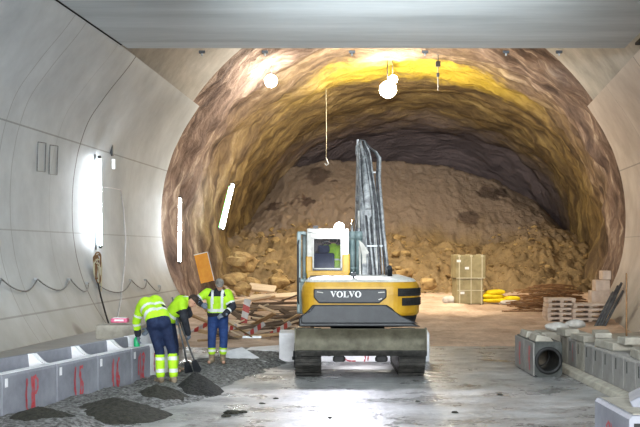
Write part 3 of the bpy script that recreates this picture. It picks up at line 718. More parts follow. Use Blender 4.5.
def hand(mb, w, d, nrm, thumb, curl=.9, k=1., fat=0.):
    """palm, four bent fingers of different lengths and a thumb leaving the side of the palm"""
    w = Vector(w); d = Vector(d).normalized(); nrm = Vector(nrm); nrm = (nrm-d*nrm.dot(d)).normalized(); sd = d.cross(nrm).normalized()*thumb
    for q in (-.026, -.009, .009, .026): capsule(mb, w+sd*q*.7*k, w+d*.085*k+sd*q*k, (.017+fat)*k, (.014+fat)*k, 10)
    for q, L in ((.030,.072),(.010,.082),(-.010,.076),(-.029,.058)):
        a = w+d*.088*k+sd*q*k; p = [a]; ang = curl*.4
        for seg in (.45, .32, .23):
            dd = d*math.cos(ang)+nrm*math.sin(ang); p.append(p[-1]+dd*L*seg*k); ang += curl*.75
        for i in range(3): capsule(mb, p[i], p[i+1], (.0105+fat-.001*i)*k, (.0098+fat-.001*i)*k, 8)
    a = w+d*.03*k+sd*.034*k; b = a+(d*.55+sd*.6+nrm*.35).normalized()*.045*k; c = b+(d*.7+sd*.05+nrm*.6).normalized()*.034*k
    capsule(mb, a, b, (.014+fat)*k, (.0125+fat)*k, 8); capsule(mb, b, c, (.0125+fat)*k, (.010+fat)*k, 8)

def worker(loc, label, J, style):
    """J: joints relative to the standing point (x right, y away from the camera, z up)"""
    V = {k: Vector(v) for k, v in J.items()}
    t = thing('person', loc, label, 'person', 'workers on site')
    face = V['face'].normalized(); up = V['headup'].normalized(); up = (up-face*up.dot(face)).normalized(); rt = face.cross(up)
    H = Matrix((rt, face, up)).transposed()            # head frame: x right, y forward, z up
    hc = V['head']
    lat = (V['sr']-V['sl']).normalized(); hl = (V['hr']-V['hl']).normalized()
    def torso(mb, f):
        for s in (-1, 1):
            capsule(mb, V['pelvis']+hl*.075*s, V['waist']+lat*.07*s, .118+f, .108+f)
            capsule(mb, V['waist']+lat*.07*s, V['chest']+lat*.085*s, .108+f, .125+f)
        capsule(mb, V['chest']+lat*.08, V['sr']-lat*.03, .10+f, .075+f); capsule(mb, V['chest']-lat*.08, V['sl']+lat*.03, .10+f, .075+f)
        capsule(mb, V['chest'], V['neck'], .11+f, .062+f)
    def arm(mb, s, f, end=1.0):
        S, E, W = V['s'+s], V['e'+s], V['w'+s]
        capsule(mb, S, E, .060+f, .045+f); capsule(mb, E, E.lerp(W, end), .046+f, lerp(.046, .030, end)+f)
    def leg(mb, s, f, end=1.0):
        h, k, a = V['h'+s], V['k'+s], V['a'+s]
        capsule(mb, h, k, .092+f, .062+f); capsule(mb, k, k.lerp(a, .35), .062+f, .060+f); capsule(mb, k.lerp(a, .35), k.lerp(a, end), .060+f, lerp(.060, .042, end)+f)
    # continuous body
    mb = MB(); torso(mb, 0)
    for s in 'lr':
        arm(mb, s, 0); leg(mb, s, 0); capsule(mb, V['a'+s], V['t'+s], .040, .034)
        capsule(mb, V['a'+s], V['a'+s]-(V['t'+s]-V['a'+s]).normalized()*.05+Vector((0,0,-.03)), .038, .034)
    capsule(mb, V['neck'], hc-up*.05-face*.01, .058, .055)
    mb.ball(hc+up*.012-face*.008, (.076,.094,.105), 20, 14, H); mb.ball(hc+face*.028-up*.055, (.056,.062,.062), 16, 10, H)
    capsule(mb, hc+face*.088+up*.012, hc+face*.112-up*.022, .011, .016, 8)             # nose
    capsule(mb, hc+face*.082+up*.030-rt*.035, hc+face*.082+up*.030+rt*.035, .012, .012, 8)  # brow
    capsule(mb, hc+face*.083-up*.062-rt*.018, hc+face*.083-up*.062+rt*.018, .009, .009, 8)  # lips
    for s in (-1, 1): mb.ball(hc+rt*.078*s-face*.005, (.012,.024,.034), 10, 8, H)
    for s in 'lr':
        th = 1 if (s == 'r') else -1
        hand(mb, V['w'+s], V['d'+s], V['n'+s], th*style.get('th'+s, 1), style.get('curl', 1.0))
    fuse(mb, 'body', [M['skin']], t, .0095, 2)
    for s in (-1, 1):
        mb = MB(); mb.ball(hc+face*.084+up*.012+rt*.030*s, (.011,.008,.008), 10, 8, H); mb.build('eye', M['eye'], t)
    # hair below the cap
    mb = MB(); mb.ball(hc+up*.02-face*.022, (.080,.088,.100), 18, 12, H)
    hair = mb.build('hair', M['hair'], t)
    # jacket
    mb = MB(); 
    for s in (-1, 1):
        capsule(mb, V['pelvis'].lerp(V['waist'], style.get('hem', .2))+hl*.08*s, V['waist']+lat*.075*s, .145, .138); capsule(mb, V['waist']+lat*.075*s, V['chest']+lat*.09*s, .138, .150)
    capsule(mb, V['chest']+lat*.08, V['sr']-lat*.02, .125, .098); capsule(mb, V['chest']-lat*.08, V['sl']+lat*.02, .125, .098); capsule(mb, V['chest'], V['chest'].lerp(V['neck'], .85), .13, .082)
    for s in 'lr': arm(mb, s, .028, .93)
    ax = (V['chest']-V['waist']); axl = ax.length; axn = ax.normalized()
    jm = [M['hivis'], M['blackcloth'], M['reflect'], M['navy']]
    segs = [(V['waist'], V['chest'], 'torso'), (V['pelvis'], V['waist'], 'torso')]+[(V['s'+s], V['e'+s], 'up') for s in 'lr']+[(V['e'+s], V['w'+s], 'fo') for s in 'lr']
    def near(p):
        best = None
        for a, b, nm in segs:
            ab = b-a; u = max(0, min(1, (p-a).dot(ab)/ab.length_squared)); d = (p-(a+ab*u)).length-(.09 if nm == 'torso' else 0)
            if best is None or d < best[0]: best = (d, nm, u)
        return best
    def pickj(p):
        d, nm, u = near(p)
        if nm == 'fo': return style['fore'](u)
        if nm == 'up': return style['upper'](u)
        h = (p-V['waist']).dot(axn)/axl
        return style['torso'](h, (p-V['chest']).dot(lat), (p-V['chest']).dot(V['front']))
    fuse(mb, 'jacket', jm, t, .016, 3, pickj)
    # trousers with reflective cuffs
    mb = MB()
    for s in (-1, 1): capsule(mb, V['pelvis']+hl*.075*s, V['pelvis'].lerp(V['waist'], .5)+hl*.07*s, .138, .130)
    for s in 'lr':
        e_ = style.get('boot', .78)+.08; leg(mb, s, .022, e_); capsule(mb, V['h'+s], V['pelvis'], .112, .12); capsule(mb, V['k'+s], V['k'+s].lerp(V['a'+s], e_), .086, .078)
    def pickt(p):
        b = min(((p-(V['k'+s].lerp(V['a'+s], max(0, min(1, (p-V['k'+s]).dot(V['a'+s]-V['k'+s])/(V['a'+s]-V['k'+s]).length_squared))))).length, s) for s in 'lr')
        s = b[1]; u = (p-V['k'+s]).dot(V['a'+s]-V['k'+s])/(V['a'+s]-V['k'+s]).length_squared
        return style['legs'](u)
    fuse(mb, 'trousers', [M[style.get('cloth', 'navy')], M['hivis'], M['reflect']], t, .016, 3, pickt)
    for s in 'lr':
        a, to = V['a'+s], V['t'+s]; d = (to-a); d.z = 0; d.normalize()
        mb = MB(); g = Vector((a.x, a.y, 0))
        capsule(mb, V['k'+s].lerp(a, style.get('boot', .78)), a+Vector((0,0,-.01)), .062, .058); capsule(mb, a+Vector((0,0,-.02))-d*.03, Vector((to.x, to.y, to.z))-d*.02, .056, .046)
        capsule(mb, a-d*.035+Vector((0,0,-.04)), a+Vector((0,0,-.03)), .046, .05)
        fuse(mb, 'boot', [M['bootm']], t, .013, 2)
    for s in 'lr':
        if style.get('gloves', True):
            th = 1 if s == 'r' else -1
            mb = MB(); hand(mb, V['w'+s], V['d'+s], V['n'+s], th*style.get('th'+s, 1), style.get('curl', 1.0), 1.02, .004); capsule(mb, V['w'+s]-V['d'+s].normalized()*.05, V['w'+s]+V['d'+s].normalized()*.02, .040, .032)
            fuse(mb, 'glove', [M['glove']], t, .010, 2)
    mb = MB()
    n = 18
    mb2 = []
    for i in range(7):
        th_ = R(90*i/6)
        for k in range(n):
            a = 2*math.pi*k/n; mb2.append(hc+H @ Vector((.092*math.sin(th_)*math.cos(a), .106*math.sin(th_)*math.sin(a), .035+.098*math.cos(th_))))
    mb.add(mb2, [(i*n+k, i*n+(k+1) % n, (i+1)*n+(k+1) % n, (i+1)*n+k) for i in range(6) for k in range(n)], True)
    mb.add([hc+H @ Vector((x, y, z)) for x, y, z in ((-.075,.06,.04),(-.06,.135,.028),(-.03,.165,.024),(.03,.165,.024),(.06,.135,.028),(.075,.06,.04),(.075,.055,.052),(.06,.13,.038),(.03,.16,.034),(-.03,.16,.034),(-.06,.13,.038),(-.075,.055,.052))],
           [(0,1,2,3,4,5),(11,10,9,8,7,6),(0,11,10,1),(1,10,9,2),(2,9,8,3),(3,8,7,4),(4,7,6,5)])
    mb.build('cap', M[style.get('cap', 'capgrey')], t)
    return t

# man bending over the kerb, seen from behind
def band(h, lo, hi): return lo < h < hi
st1 = dict(hem=.75, fore=lambda u: 2 if .12 < u < .28 else (0 if u < .55 else 1), upper=lambda u: 2 if .55 < u < .68 else 0,
           torso=lambda h, x, y: 2 if (-.10 < h < .14 or .42 < h < .62) else (1 if (.14 < h < .36 and x > .06) else (0)),
           legs=lambda u: 0 if u < .12 else (2 if (.22 < u < .34 or .66 < u < .78) else 1), curl=.7)
w1 = worker((-2.62, 18.75, .13), 'worker in lime jacket and navy trousers bent over the left kerb, back turned',
 dict(tl=(-.20,.16,.035), al=(-.10,.02,.08), tr=(.05,.20,.035), ar=(.12,.04,.08), kl=(-.12,.05,.54), kr=(.09,.08,.55), hl=(-.23,.02,.99), hr=(-.03,.02,1.0),
      pelvis=(-.13,.0,1.03), waist=(-.18,.08,1.16), chest=(-.31,.28,1.33), neck=(-.42,.50,1.36), head=(-.47,.60,1.30), face=(-.3,.35,-.85), headup=(-.45,.85,.1),
      sl=(-.47,.24,1.29), sr=(-.22,.44,1.34), el=(-.56,.30,1.03), wl=(-.545,.38,.79), er=(-.27,.62,1.08), wr=(-.40,.66,.88), dl=(-.0,.2,-1), nl=(1,.3,0), dr=(-.5,.3,-.6), nr=(-.5,0,-.5), front=(-.5,.5,-.7)), st1)
# man facing the camera, head down, working a long-handled rake
st3 = dict(hem=.35, fore=lambda u: 2 if .40 < u < .52 else 1, upper=lambda u: 0 if u < .62 else (2 if u < .74 else 1),
           torso=lambda h, x, y: 1 if h < -.28 else (2 if -.18 < h < .06 else (2 if (abs(abs(x)-.10) < .026 and h > .06) else (1 if h > 1.22 else 0))),
           legs=lambda u: 0 if u < .40 else (2 if .50 < u < .60 else 1), curl=1.4, cloth='bluecloth', boot=.55)
w3 = worker((-2.06, 22.2, .12), 'worker in lime and black jacket standing with head bowed, holding a long wooden rake handle',
 dict(tl=(.13,-.20,.035), al=(.10,-.04,.08), tr=(-.16,-.18,.035), ar=(-.12,-.02,.08), kl=(.12,-.05,.48), kr=(-.12,-.04,.48), hl=(.10,.03,.90), hr=(-.10,.03,.90),
      pelvis=(0,.02,.95), waist=(.0,.0,1.10), chest=(.0,-.04,1.32), neck=(.03,-.10,1.50), head=(.05,-.17,1.585), face=(.10,-.85,-.40), headup=(0,-.35,.85),
      sl=(.21,-.04,1.40), sr=(-.22,-.04,1.42), el=(.31,-.12,1.14), wl=(.14,-.29,.98), er=(-.42,-.12,1.27), wr=(-.30,-.33,1.20), dl=(-1,-.1,-.35), nl=(0,.8,-.6), dr=(.55,-.3,-.35), nr=(.3,.8,-.4), front=(0,-1,0)), st3)
# man bending to the right behind the first one, holding two rods
st2 = dict(hem=.3, fore=lambda u: 1, upper=lambda u: 0 if u < .4 else 1,
           torso=lambda h, x, y: 2 if (-.1 < h < .1) else (2 if abs(x-.02) < .03 and h > .1 else (1 if (x < -.08 and h > .2) else 0)),
           legs=lambda u: 0 if u < .5 else 1, curl=1.4, cap='hair')
w2 = worker((-2.80, 20.6, .12), 'worker in lime and black vest stooping to the right, behind the man at the kerb',
 dict(tl=(.20,.16,.035), al=(.06,.12,.08), tr=(.18,-.14,.035), ar=(.04,-.10,.08), kl=(.06,.10,.50), kr=(.05,-.10,.50), hl=(-.04,.10,.93), hr=(-.04,-.10,.93),
      pelvis=(-.04,0,.97), waist=(.04,-.02,1.10), chest=(.20,-.06,1.28), neck=(.33,-.08,1.36), head=(.42,-.10,1.33), face=(.62,-.35,-.62), headup=(.7,-.1,.55),
      sl=(.22,.15,1.34), sr=(.24,-.24,1.28), el=(.33,.14,1.07), wl=(.17,-.06,.98), er=(.30,-.30,1.00), wr=(.36,-.22,.72), dl=(-.35,-.5,-.3), nl=(.5,-.4,-.3), dr=(.1,.4,-.6), nr=(-.6,.5,-.1), front=(.6,-.1,-.8)), st2)
# operator sitting in the cab
st4 = dict(hem=.2, fore=lambda u: 1, upper=lambda u: 0, torso=lambda h, x, y: 2 if -.1 < h < .08 else 0, legs=lambda u: 0, curl=1.2, cap='hivis')
w4 = worker((EX.x-.50, EX.y+.62, 1.30), 'excavator operator in lime vest sitting inside the cab, seen through its rear window',
 dict(hl=(-.10,.12,.72), hr=(.10,.12,.72), pelvis=(0,.10,.78), waist=(.0,.08,.90), chest=(.02,.10,1.06), neck=(.02,.13,1.19), head=(.02,.17,1.30), face=(0,1,-.15), headup=(0,.15,1),
      kl=(-.13,.50,.70), kr=(.13,.50,.70), al=(-.13,.60,.30), ar=(.13,.60,.30), tl=(-.13,.74,.26), tr=(.13,.74,.26),
      sl=(-.17,.12,1.12), sr=(.20,.12,1.12), el=(-.24,.25,.92), er=(.27,.25,.92), wl=(-.21,.50,.88), wr=(.22,.50,.88), dl=(0,1,0), nl=(0,0,-1), dr=(0,1,0), nr=(0,0,-1), front=(0,1,0)), st4)

# hand tools
def rod(name, p0, p1, r, m, label, cat, extra=None, group=None):
    p0, p1 = Vector(p0), Vector(p1); t = thing(name, p1, label, cat, group)
    mb = MB(); mb.tube([p0-p1, (p0+p1)/2-p1, Vector((0,0,0))], r, 10); mb.build('handle', M[m], t)
    if extra: extra(t, (p1-p0).normalized())
    return t
def blade_x(t, d):
    mb = MB(); s = d.orthogonal().normalized(); mb.add([d*.0-s*.05+Vector((.0,0,0)), d*.0+s*.05, d*.2+s*.09, d*.26, d*.2-s*.09, d*.0-s*.05+d.cross(s)*.015, d*.0+s*.05+d.cross(s)*.015, d*.2+s*.09+d.cross(s)*.015, d*.26+d.cross(s)*.015, d*.2-s*.09+d.cross(s)*.015],
        [(0,1,2,3,4),(9,8,7,6,5),(0,5,6,1),(1,6,7,2),(2,7,8,3),(3,8,9,4),(4,9,5,0)]); mb.build('blade', M['char'], t)
def rake_x(t, d):
    mb = MB(); mb.box((0,0,0), (.42,.03,.05)); mb.build('rake_head', M['steel'], t)
O2 = Vector((-2.80, 20.6, .12)); O3 = Vector((-2.06, 22.2, .12))
rod('shovel', O2+Vector((.05,-.12,1.40)), O2+Vector((.34,-.28,.22)), .017, 'pipe', 'dark shaft of a shovel held upright by the stooping worker, nearer of his two tools', 'shovel', blade_x)
rod('shovel', O2+Vector((.16,-.10,1.02)), O2+Vector((.47,-.24,.24)), .016, 'pipe', 'shorter dark shovel under the stooping worker\'s gloved hand, right of the longer one', 'shovel', blade_x)
rod('rake', O3+Vector((-.42,-.30,1.22)), at(252,337,24.6), .017, 'handle', 'long wooden rake handle slanting across the front of the standing worker', 'rake', rake_x)
# ------------------------------------------------------------------ left kerb blocks
def along(px): k = (px-320)/F; return (k*BA.y-BA.x)/(BD.x-k*BD.y)
ang = math.atan2(-BD.x, BD.y)          # local y runs along the kerb
def lpt(s, d, z): p = BA+BD*s+BN*d; return Vector((p.x, p.y, z))
def squig(kind, h):
    """sprayed strokes, in (along, height) metres"""
    c = [[(0,0),(.02,h*.5),(.0,h)], [(-.16,h*.96),(-.20,h*.5),(-.17,.04),(-.10,.0)]]
    if kind == 0: return c+[[(.10,h),(.22,h*.85),(.20,h*.55),(.07,h*.48)], [(.07,h),(.10,0)]]
    if kind == 1: return [[(-.14,h),(-.17,h*.5),(-.13,.05)], [(.16,h*.95),(.03,h*.98),(.02,h*.6),(.15,h*.5),(.16,h*.15),(.02,.02)]]
    if kind == 2: return [[(-.13,h),(-.15,h*.4),(-.12,0)], [(.14,h),(.03,h*.8),(.0,h*.3),(.07,.0),(.14,h*.2),(.12,h*.42),(.02,h*.38)]]
    return [[(.0,h*.9),(.08,h),(.14,h*.8),(.02,h*.5),(-.02,h*.2),(.14,.02)], [(-.10,h),(-.08,h*.5),(-.06,.05)]]
def ribbon(mb, pts, w, mk):
    pts = [Vector((a, b, 0)) for a, b in pts]; q = []
    for i in range(len(pts)-1):
        for k in range(4): q.append(pts[i].lerp(pts[i+1], k/4))
    q.append(pts[-1])
    for _ in range(2): q = [q[0]]+[(q[i-1]+q[i]*2+q[i+1])/4 for i in range(1, len(q)-1)]+[q[-1]]
    vs = []
    for i, p in enumerate(q):
        d = (q[min(i+1, len(q)-1)]-q[max(i-1, 0)]).normalized(); s = Vector((-d.y, d.x, 0))*w*(.8+.35*math.sin(i*2.1))
        vs += [mk(*(p+s)[:2]), mk(*(p-s)[:2])]
    mb.add(vs, [(2*i, 2*i+1, 2*i+3, 2*i+2) for i in range(len(q)-1)])
JX = [None, 2, 57, 98, 132, 150.5]
ss = [along(2)-1.4]+[along(j) for j in JX[1:]]
LB = ['grey kerb trough block cut by the left picture edge, nearest the camera', 'grey kerb block with the biggest red sprayed mark, left foreground', 'second full grey kerb block with red spray from the left picture edge',
      'third grey kerb block with red spray, left of the bending worker', 'short grey kerb block beside the bending worker, with a sprayed red two-shaped mark']
for k in range(5):
    a, b = ss[k]+.008, ss[k+1]-.008; L = b-a; base = lpt((a+b)/2, 0, 0)
    t = thing('kerb_block', base, LB[k], 'kerb block', 'kerb blocks along the left side', ang)
    # local: x negative is behind (towards the wall)?  BN points behind; with rz=ang local -x = BN
    mb = MB(); h = L/2
    mb.prism([(0,0),(0,.66),(-.02,.70),(-.15,.70),(-.17,.62),(-.42,.62),(-.44,.84),(-.54,.84),(-.56,0)], 'y', -h, h)
    mb.build('trough', M['block'], t, bevel=.012)
    mb = MB(); mb.box((-.085, 0, .703), (.13, L-.02, .012)); mb.build('top_ledge', M['block_white'], t)  # light on the ledge top painted as a white strip
    for e in ((-1, 1) if k < 4 else (-1,)):
        mb = MB(); mb.prism([(-.15,.62),(-.15,.705),(-.20,.71),(-.26,.74),(-.38,.845),(-.45,.845),(-.45,.62)], 'y', e*(h-.035)-.03, e*(h-.035)+.03); mb.build('rib', M['block_white'], t)
    mb = MB(); mb.box((.004, -h+.10, .58), (.006, .07, .12)); mb.build('lifting_mark', M['block_white'], t, bevel=.002)
    if k:
        mb = MB()
        for st in squig(k-1, .50)+[[(-.17,.12),(-.19,.3),(-.15,.46)],[(.05,.05),(.08,.25),(.04,.42)]]: ribbon(mb, st, .030, lambda u, z: (.006, u*.8+.02, .10+z))
        mb.build('spray_mark', M['spray'], t, fix=False)
# one more block beyond the gap, behind the workers
a, b = along(153), along(153)+1.25; base = lpt((a+b)/2, .04, 0)
t = thing('kerb_block', base, 'pale kerb block beyond the gap, partly hidden behind the two bending workers', 'kerb block', 'kerb blocks along the left side', ang)
mb = MB(); mb.prism([(0,0),(0,.66),(-.02,.70),(-.15,.70),(-.17,.62),(-.42,.62),(-.44,.84),(-.54,.84),(-.56,0)], 'y', -.625, .625); mb.build('trough', M['block_white'], t, bevel=.012)
mb = MB()
for st in squig(2, .34): ribbon(mb, st, .02, lambda u, z: (.006, u-.35, .2+z))
mb.build('spray_mark', M['spray'], t, fix=False)
for k, (d, s0) in enumerate(((.15, 2.0), (.28, 4.6))):
    mb = MB(); mb.rock((0,0,.03), (.07,.10,.04), 3+k, 2)
# small things on the kerb
p = lpt(along(141.5)-.0, .09, .709)
t = thing('spray_bottle', p, 'small green plastic bottle with white cap standing on the kerb by the worker\'s hand', 'bottle')
mb = MB(); prof = [(0,.05),(.01,.055),(.13,.055),(.16,.03),(.18,.018),(.20,.018)]
mb.tube([(0,0,z) for z, r in prof], [r for z, r in prof], 14); mb.build('bottle_body', M['green'], t)
mb = MB(); mb.tube([(0,0,.20),(0,0,.245)], .022, 12); mb.box((0,-.03,.235), (.02,.06,.02)); mb.build('bottle_cap', M['white'], t)
p = lpt(along(118)+1.2, 1.15, .0); p = at(120, 321, 21.5)
t = thing('parcel', p+Vector((0,0,-.03)), 'flat pink and white packet lying on the ledge left of the bending worker', 'packet')
mb = MB(); mb.box((0,0,.045), (.32,.22,.085)); mb.build('packet_body', M['pink'], t, bevel=.015)
mb = MB(); mb.box((0,-.0,.092), (.26,.16,.012)); mb.box((0,-.113,.05), (.18,.006,.035)); mb.build('packet_label', M['white'], t, bevel=.003)
mb = MB(); mb.box((0,0,-.17), (.9,.5,.28)); tag(mb.build('concrete_ledge_block', M['block_warm'], loc=p+Vector((0,.1,-.04)), bevel=.02), 'low pale concrete ledge piece under the pink packet', 'concrete block')

# heaps of dark aggregate and mortar on the gravel
def mound(px, py, w, d, h, seed, m, lb, ml):
    Y = CH*F/(py-HZ); X = (px-320)/F*Y; mb = MB(); n = 40; g0 = max(0, bank(X, Y)) if abs(X) > 0 else 0
    def f(u, v):
        a = 2*math.pi*u; r = v; x = w*r*math.cos(a)*(1+.18*fr(math.cos(a)*1.2, math.sin(a)*1.2, seed)); y = d*r*math.sin(a)*(1+.18*fr(math.cos(a)*1.2+5, math.sin(a)*1.2, seed))
        z = h*(1-r)**(1.15)*(1+.15*fr(x*3, y*3, seed))+.025*fr(x*9, y*9, seed)*(1-r) - .12*r**3
        return (x, y, z+.0)
    mb.grid(48, 22, f)
    return tag(mb.build(ml, m, loc=(X, Y, g0*.6), fix=False), lb, 'heap')
mound(197, 393, .52, .75, .30, 1, M['asphalt'], 'small steep heap of black aggregate on the wet floor in front of the workers', 'aggregate_heap')
mound(158, 401, .55, .6, .17, 2, M['sandmix'], 'low dark mortar heap left of the black aggregate heap', 'mortar_heap')
mound(112, 416, 1.0, 1.0, .22, 3, M['sandmix'], 'wide greenish-grey mortar heap in front of the sprayed kerb blocks, nearest the camera', 'mortar_heap')
mound(40, 425, .8, .7, .16, 5, M['sandmix'], 'low mortar heap at the lower left corner below the sprayed kerb blocks', 'mortar_heap')
# pale slabs lying behind
for k, (px, py, Y, sx, sy, rz, tl, lb) in enumerate([(238,361,23.0,.85,1.15,.5,.24,'pale grey slab tilted on the gravel, right of the standing worker\'s boots'),(262,350,25.4,1.1,.7,.2,.06,'long pale slab lying flat behind the tilted one'),(300,349,26.4,.7,.5,-.1,.05,'small pale slab left of the white concrete beam')]):
    p = at(px, py, Y); mb = MB(); mb.prism([(-sx/2,-sy/2),(sx/2,-sy/2*.8),(sx/2*.9,sy/2),(-sx/2*.4,sy/2)], 'z', -.035, .035)
    o = mb.build('loose_slab', M['block_white'] if k < 2 else M['block'], loc=(p.x, p.y, max(.04, p.z)), bevel=.01); o.rotation_euler = (tl, -tl*.8, rz); tag(o, lb, 'slab')
# white concrete beam behind the excavator
p0, p1 = at(279,364,23.6), at(429.5,364,23.6)
t = thing('concrete_beam', ((p0.x+p1.x)/2, 23.76, 0), 'long white concrete beam with a red sprayed ring lying behind the excavator tracks', 'beam')
L = p1.x-p0.x; mb = MB(); mb.prism([(-.16,0),(-.16,.57),(-.13,.62),(.30,.66),(.34,.6),(.34,0)], 'x', -L/2, L/2); mb.build('beam_body', M['block_white'], t, bevel=.015)
mb = MB()
for st in ([(.0,.36),(-.16,.33),(-.20,.22),(-.10,.12),(.08,.12)], [(.22,.34),(.30,.2),(.26,.1)], [(.26,.36),(.36,.30),(.34,.12)]): ribbon(mb, [(a-.05, b-.10) for a, b in st], .016, lambda u, z: (u, -.166, z))
mb.build('spray_mark', M['spray'], t, fix=False)
for e in (-1, 1):
    mb = MB(); mb.box((e*(L/2-.35), -.163, .08), (.14,.012,.07)); mb.build('lifting_socket', M['block_grey'], t, bevel=.004)

# ------------------------------------------------------------------ right side: kerb row, drain units, slabs
mb = MB(); mb.prism([(4.72,0),(4.78,.10),(4.95,.15),(5.7,.15),(5.7,0)], 'y', 11.5, 26); struct(mb.build('trim_2', M['block_warm'], bevel=.02))
mb = MB(); mb.add([(5.5,11.5,.35),(9.2,11.5,.35),(9.6,29,.3),(5.5,26.5,.3)], [(0,1,2,3)]); mb.add([(5.5,26.5,0),(9.6,29,0),(9.6,29,.3),(5.5,26.5,.3)], [(0,1,2,3)]); struct(mb.build('floor_bench_right', M['block_warm'], fix=False))
edges = [15.0,15.7,16.4,17.1,17.75,18.4,19.1,19.75,20.4,21.05,21.75,22.5]
names_ = ['first','second','third','fourth','fifth','sixth','seventh','eighth','ninth','tenth','last']
proto = None
for k in range(11):
    y0, y1 = edges[10-k]+.012, edges[11-k]-.012; L = y1-y0
    lb = f'{names_[k]} upright pale kerb block of the right-hand row, counted from the drain unit'
    t = thing('kerb_block', (4.9, (y0+y1)/2, .14), lb, 'kerb block', 'kerb blocks along the right side')
    mb = MB(); mb.prism([(0,0),(0,.50),(.02,.54),(.46,.54),(.48,.50),(.48,0)], 'y', -L/2, L/2); mb.build('block_body', M['block_warm' if k in (0, 2) else 'block_right'], t, bevel=.014)
    mb = MB(); mb.box((-.003, L*.22, .38), (.006,.035,.18)); mb.build('slot', M['block_grey'], t)
    if k in (1,): 
        mb = MB(); ribbon(mb, [(-.1,.1),(-.05,.3),(-.1,.45)], .02, lambda u, z: (-.004, u, z)); mb.build('spray_mark', M['spray_p'], t, fix=False)
SL = [(4.98,22.1,.0,(.30,.55,.14),.1,'warm','squarish slab on the kerb row just behind the drain units'),(5.05,20.9,.0,(.34,.85,.11),.05,'warm','long cream slab lying on the kerb row, farthest of the cream slabs'),
      (5.20,20.3,.115,(.30,.9,.10),-.18,'warm','cream slab resting crosswise on the far cream slab'),(5.12,19.2,.0,(.36,.95,.13),.08,'warm','cream slab in the middle of the kerb row near the upright rod'),
      (5.3,18.5,.135,(.5,.35,.12),.12,'warm','short cream slab on top of the middle slab at the foot of the rod'),(5.18,17.4,.0,(.40,.75,.14),-.08,'warm','cream slab on the kerb row at the right picture edge'),
      (5.30,16.9,.145,(.5,.6,.10),.2,'warm','upper cream slab at the right picture edge')]
for (x, y, z, d, rz, mm, lb) in SL:
    mb = MB(); mb.box((0,0,d[2]/2), d, taper=(.96,.98)); o = mb.build('cream_slab', M['block_warm'], loc=(x, y, .685+z), bevel=.012); o.rotation_euler = (0, 0, rz); tag(o, lb, 'slab', 'loose slabs on the right kerb row')
# upright rod and its foot
t = thing('steel_rod', at(626.5,346,19.0), 'thin dark steel rod standing upright on the slabs at the right', 'rod')
b0 = at(626.5,346,19.0); h = (346-273)/F*19
mb = MB(); mb.tube([(0,0,-.0),(.0,0,h)], .016, 8); mb.build('rod_bar', M['rust'], t)
mb = MB(); mb.box((0,0,.02), (.16,.16,.04)); mb.build('rod_foot', M['rust'], t, bevel=.01)
# drain units: precast boxes with a round pipe opening
def drain(Y0, L, lb, front):
    t = thing('drain_unit', (4.32, Y0, 0), lb, 'drain unit', 'precast drain units'); w, h, r, cz = .52, .66, .215, .31
    mb = MB(); n = 32; outer = []
    for k in range(n):
        a = 2*math.pi*k/n; c, s_ = math.cos(a), math.sin(a); q = min((w/2)/max(1e-6, abs(c)), ((h-cz) if s_ > 0 else cz)/max(1e-6, abs(s_))); outer.append((q*c, cz+q*s_))
    inn = [(r*math.cos(2*math.pi*k/n), cz+r*math.sin(2*math.pi*k/n)) for k in range(n)]
    vs = []
    for y in (0, L): vs += [(x, y, z) for x, z in outer]+[(x, y, z) for x, z in inn]
    fs = []
    for k in range(n):
        k2 = (k+1) % n
        fs += [(k, k2, n+k2, n+k), (2*n+k, 3*n+k, 3*n+k2, 2*n+k2), (k, 2*n+k, 2*n+k2, k2), (n+k, n+k2, 3*n+k2, 3*n+k)]
    mb.add(vs, fs); mb.build('unit_body', M['block_grey'], t)
    mb = MB()
    for z in (cz,): 
        rings = [(r+.045, -.03), (r+.045, .02), (r-.02, .02), (r-.02, -.03)]; vs = []
        for k in range(n):
            a = 2*math.pi*k/n; vs += [(q*math.cos(a), y, z+q*math.sin(a)) for q, y in rings]
        mb.add(vs, [(4*k+j, 4*k+(j+1) % 4, 4*((k+1) % n)+(j+1) % 4, 4*((k+1) % n)+j) for k in range(n) for j in range(4)], True)
    mb.build('pipe_collar', M['black'], t)
    mb = MB(); mb.box((-w/2-.012, L/2, h/2+.0), (.024, L-.02, h-.03)); mb.build('side_skin', M['block_right'], t, bevel=.006)
    mb = MB()
    for q in range(2): ribbon(mb, [(L*.5-.1,.1),(L*.5-.06+.06*q,.3),(L*.5-.12+.1*q,.56)], .06, lambda u, z: (-w/2-.0265-.001*q, u, z))
    mb.build('spray_mark', M['spray_p'], t, fix=False)
    mb = MB(); mb.prism([(-w/2+.02,h),(-w/2+.06,h+.13),(w/2-.22,h+.09),(w/2-.14,h)], 'y', .08 if front else .05, L*.75); mb.build('cover_wedge', M['block_warm'], t, bevel=.01)
    return t
drain(20.8, .92, 'dark grey drain unit with the round pipe opening facing the camera', 1)
drain(21.78, 1.0, 'second drain unit with pink sprayed side, right behind the one with the visible opening', 0)
for k, (px, py, Y, r, lb) in enumerate([(557,327,24.2,(.26,.20,.11),'white crumpled bag on the kerb behind the drain units, left one'),(575,324,24.6,(.24,.2,.10),'white crumpled bag lying right of its twin behind the drain units')]):
    p = at(px, py, Y); mb = MB(); mb.ball((0,0,0), r, 20, 12)
    mb.v = [v*(1+.22*mnoise.noise(v*4+Vector((k*5,0,0)))+.08*mnoise.noise(v*12)) for v in mb.v]
    tag(mb.build('white_bag', M['palebag'], loc=p), lb, 'bag')
mb = MB(); mb.box((0,0,.30), (1.0,.8,.60)); tag(mb.build('pale_block', M['block_warm'], loc=(5.35,24.5,0), bevel=.02), 'pale concrete block carrying the white bags behind the drain units', 'concrete block')
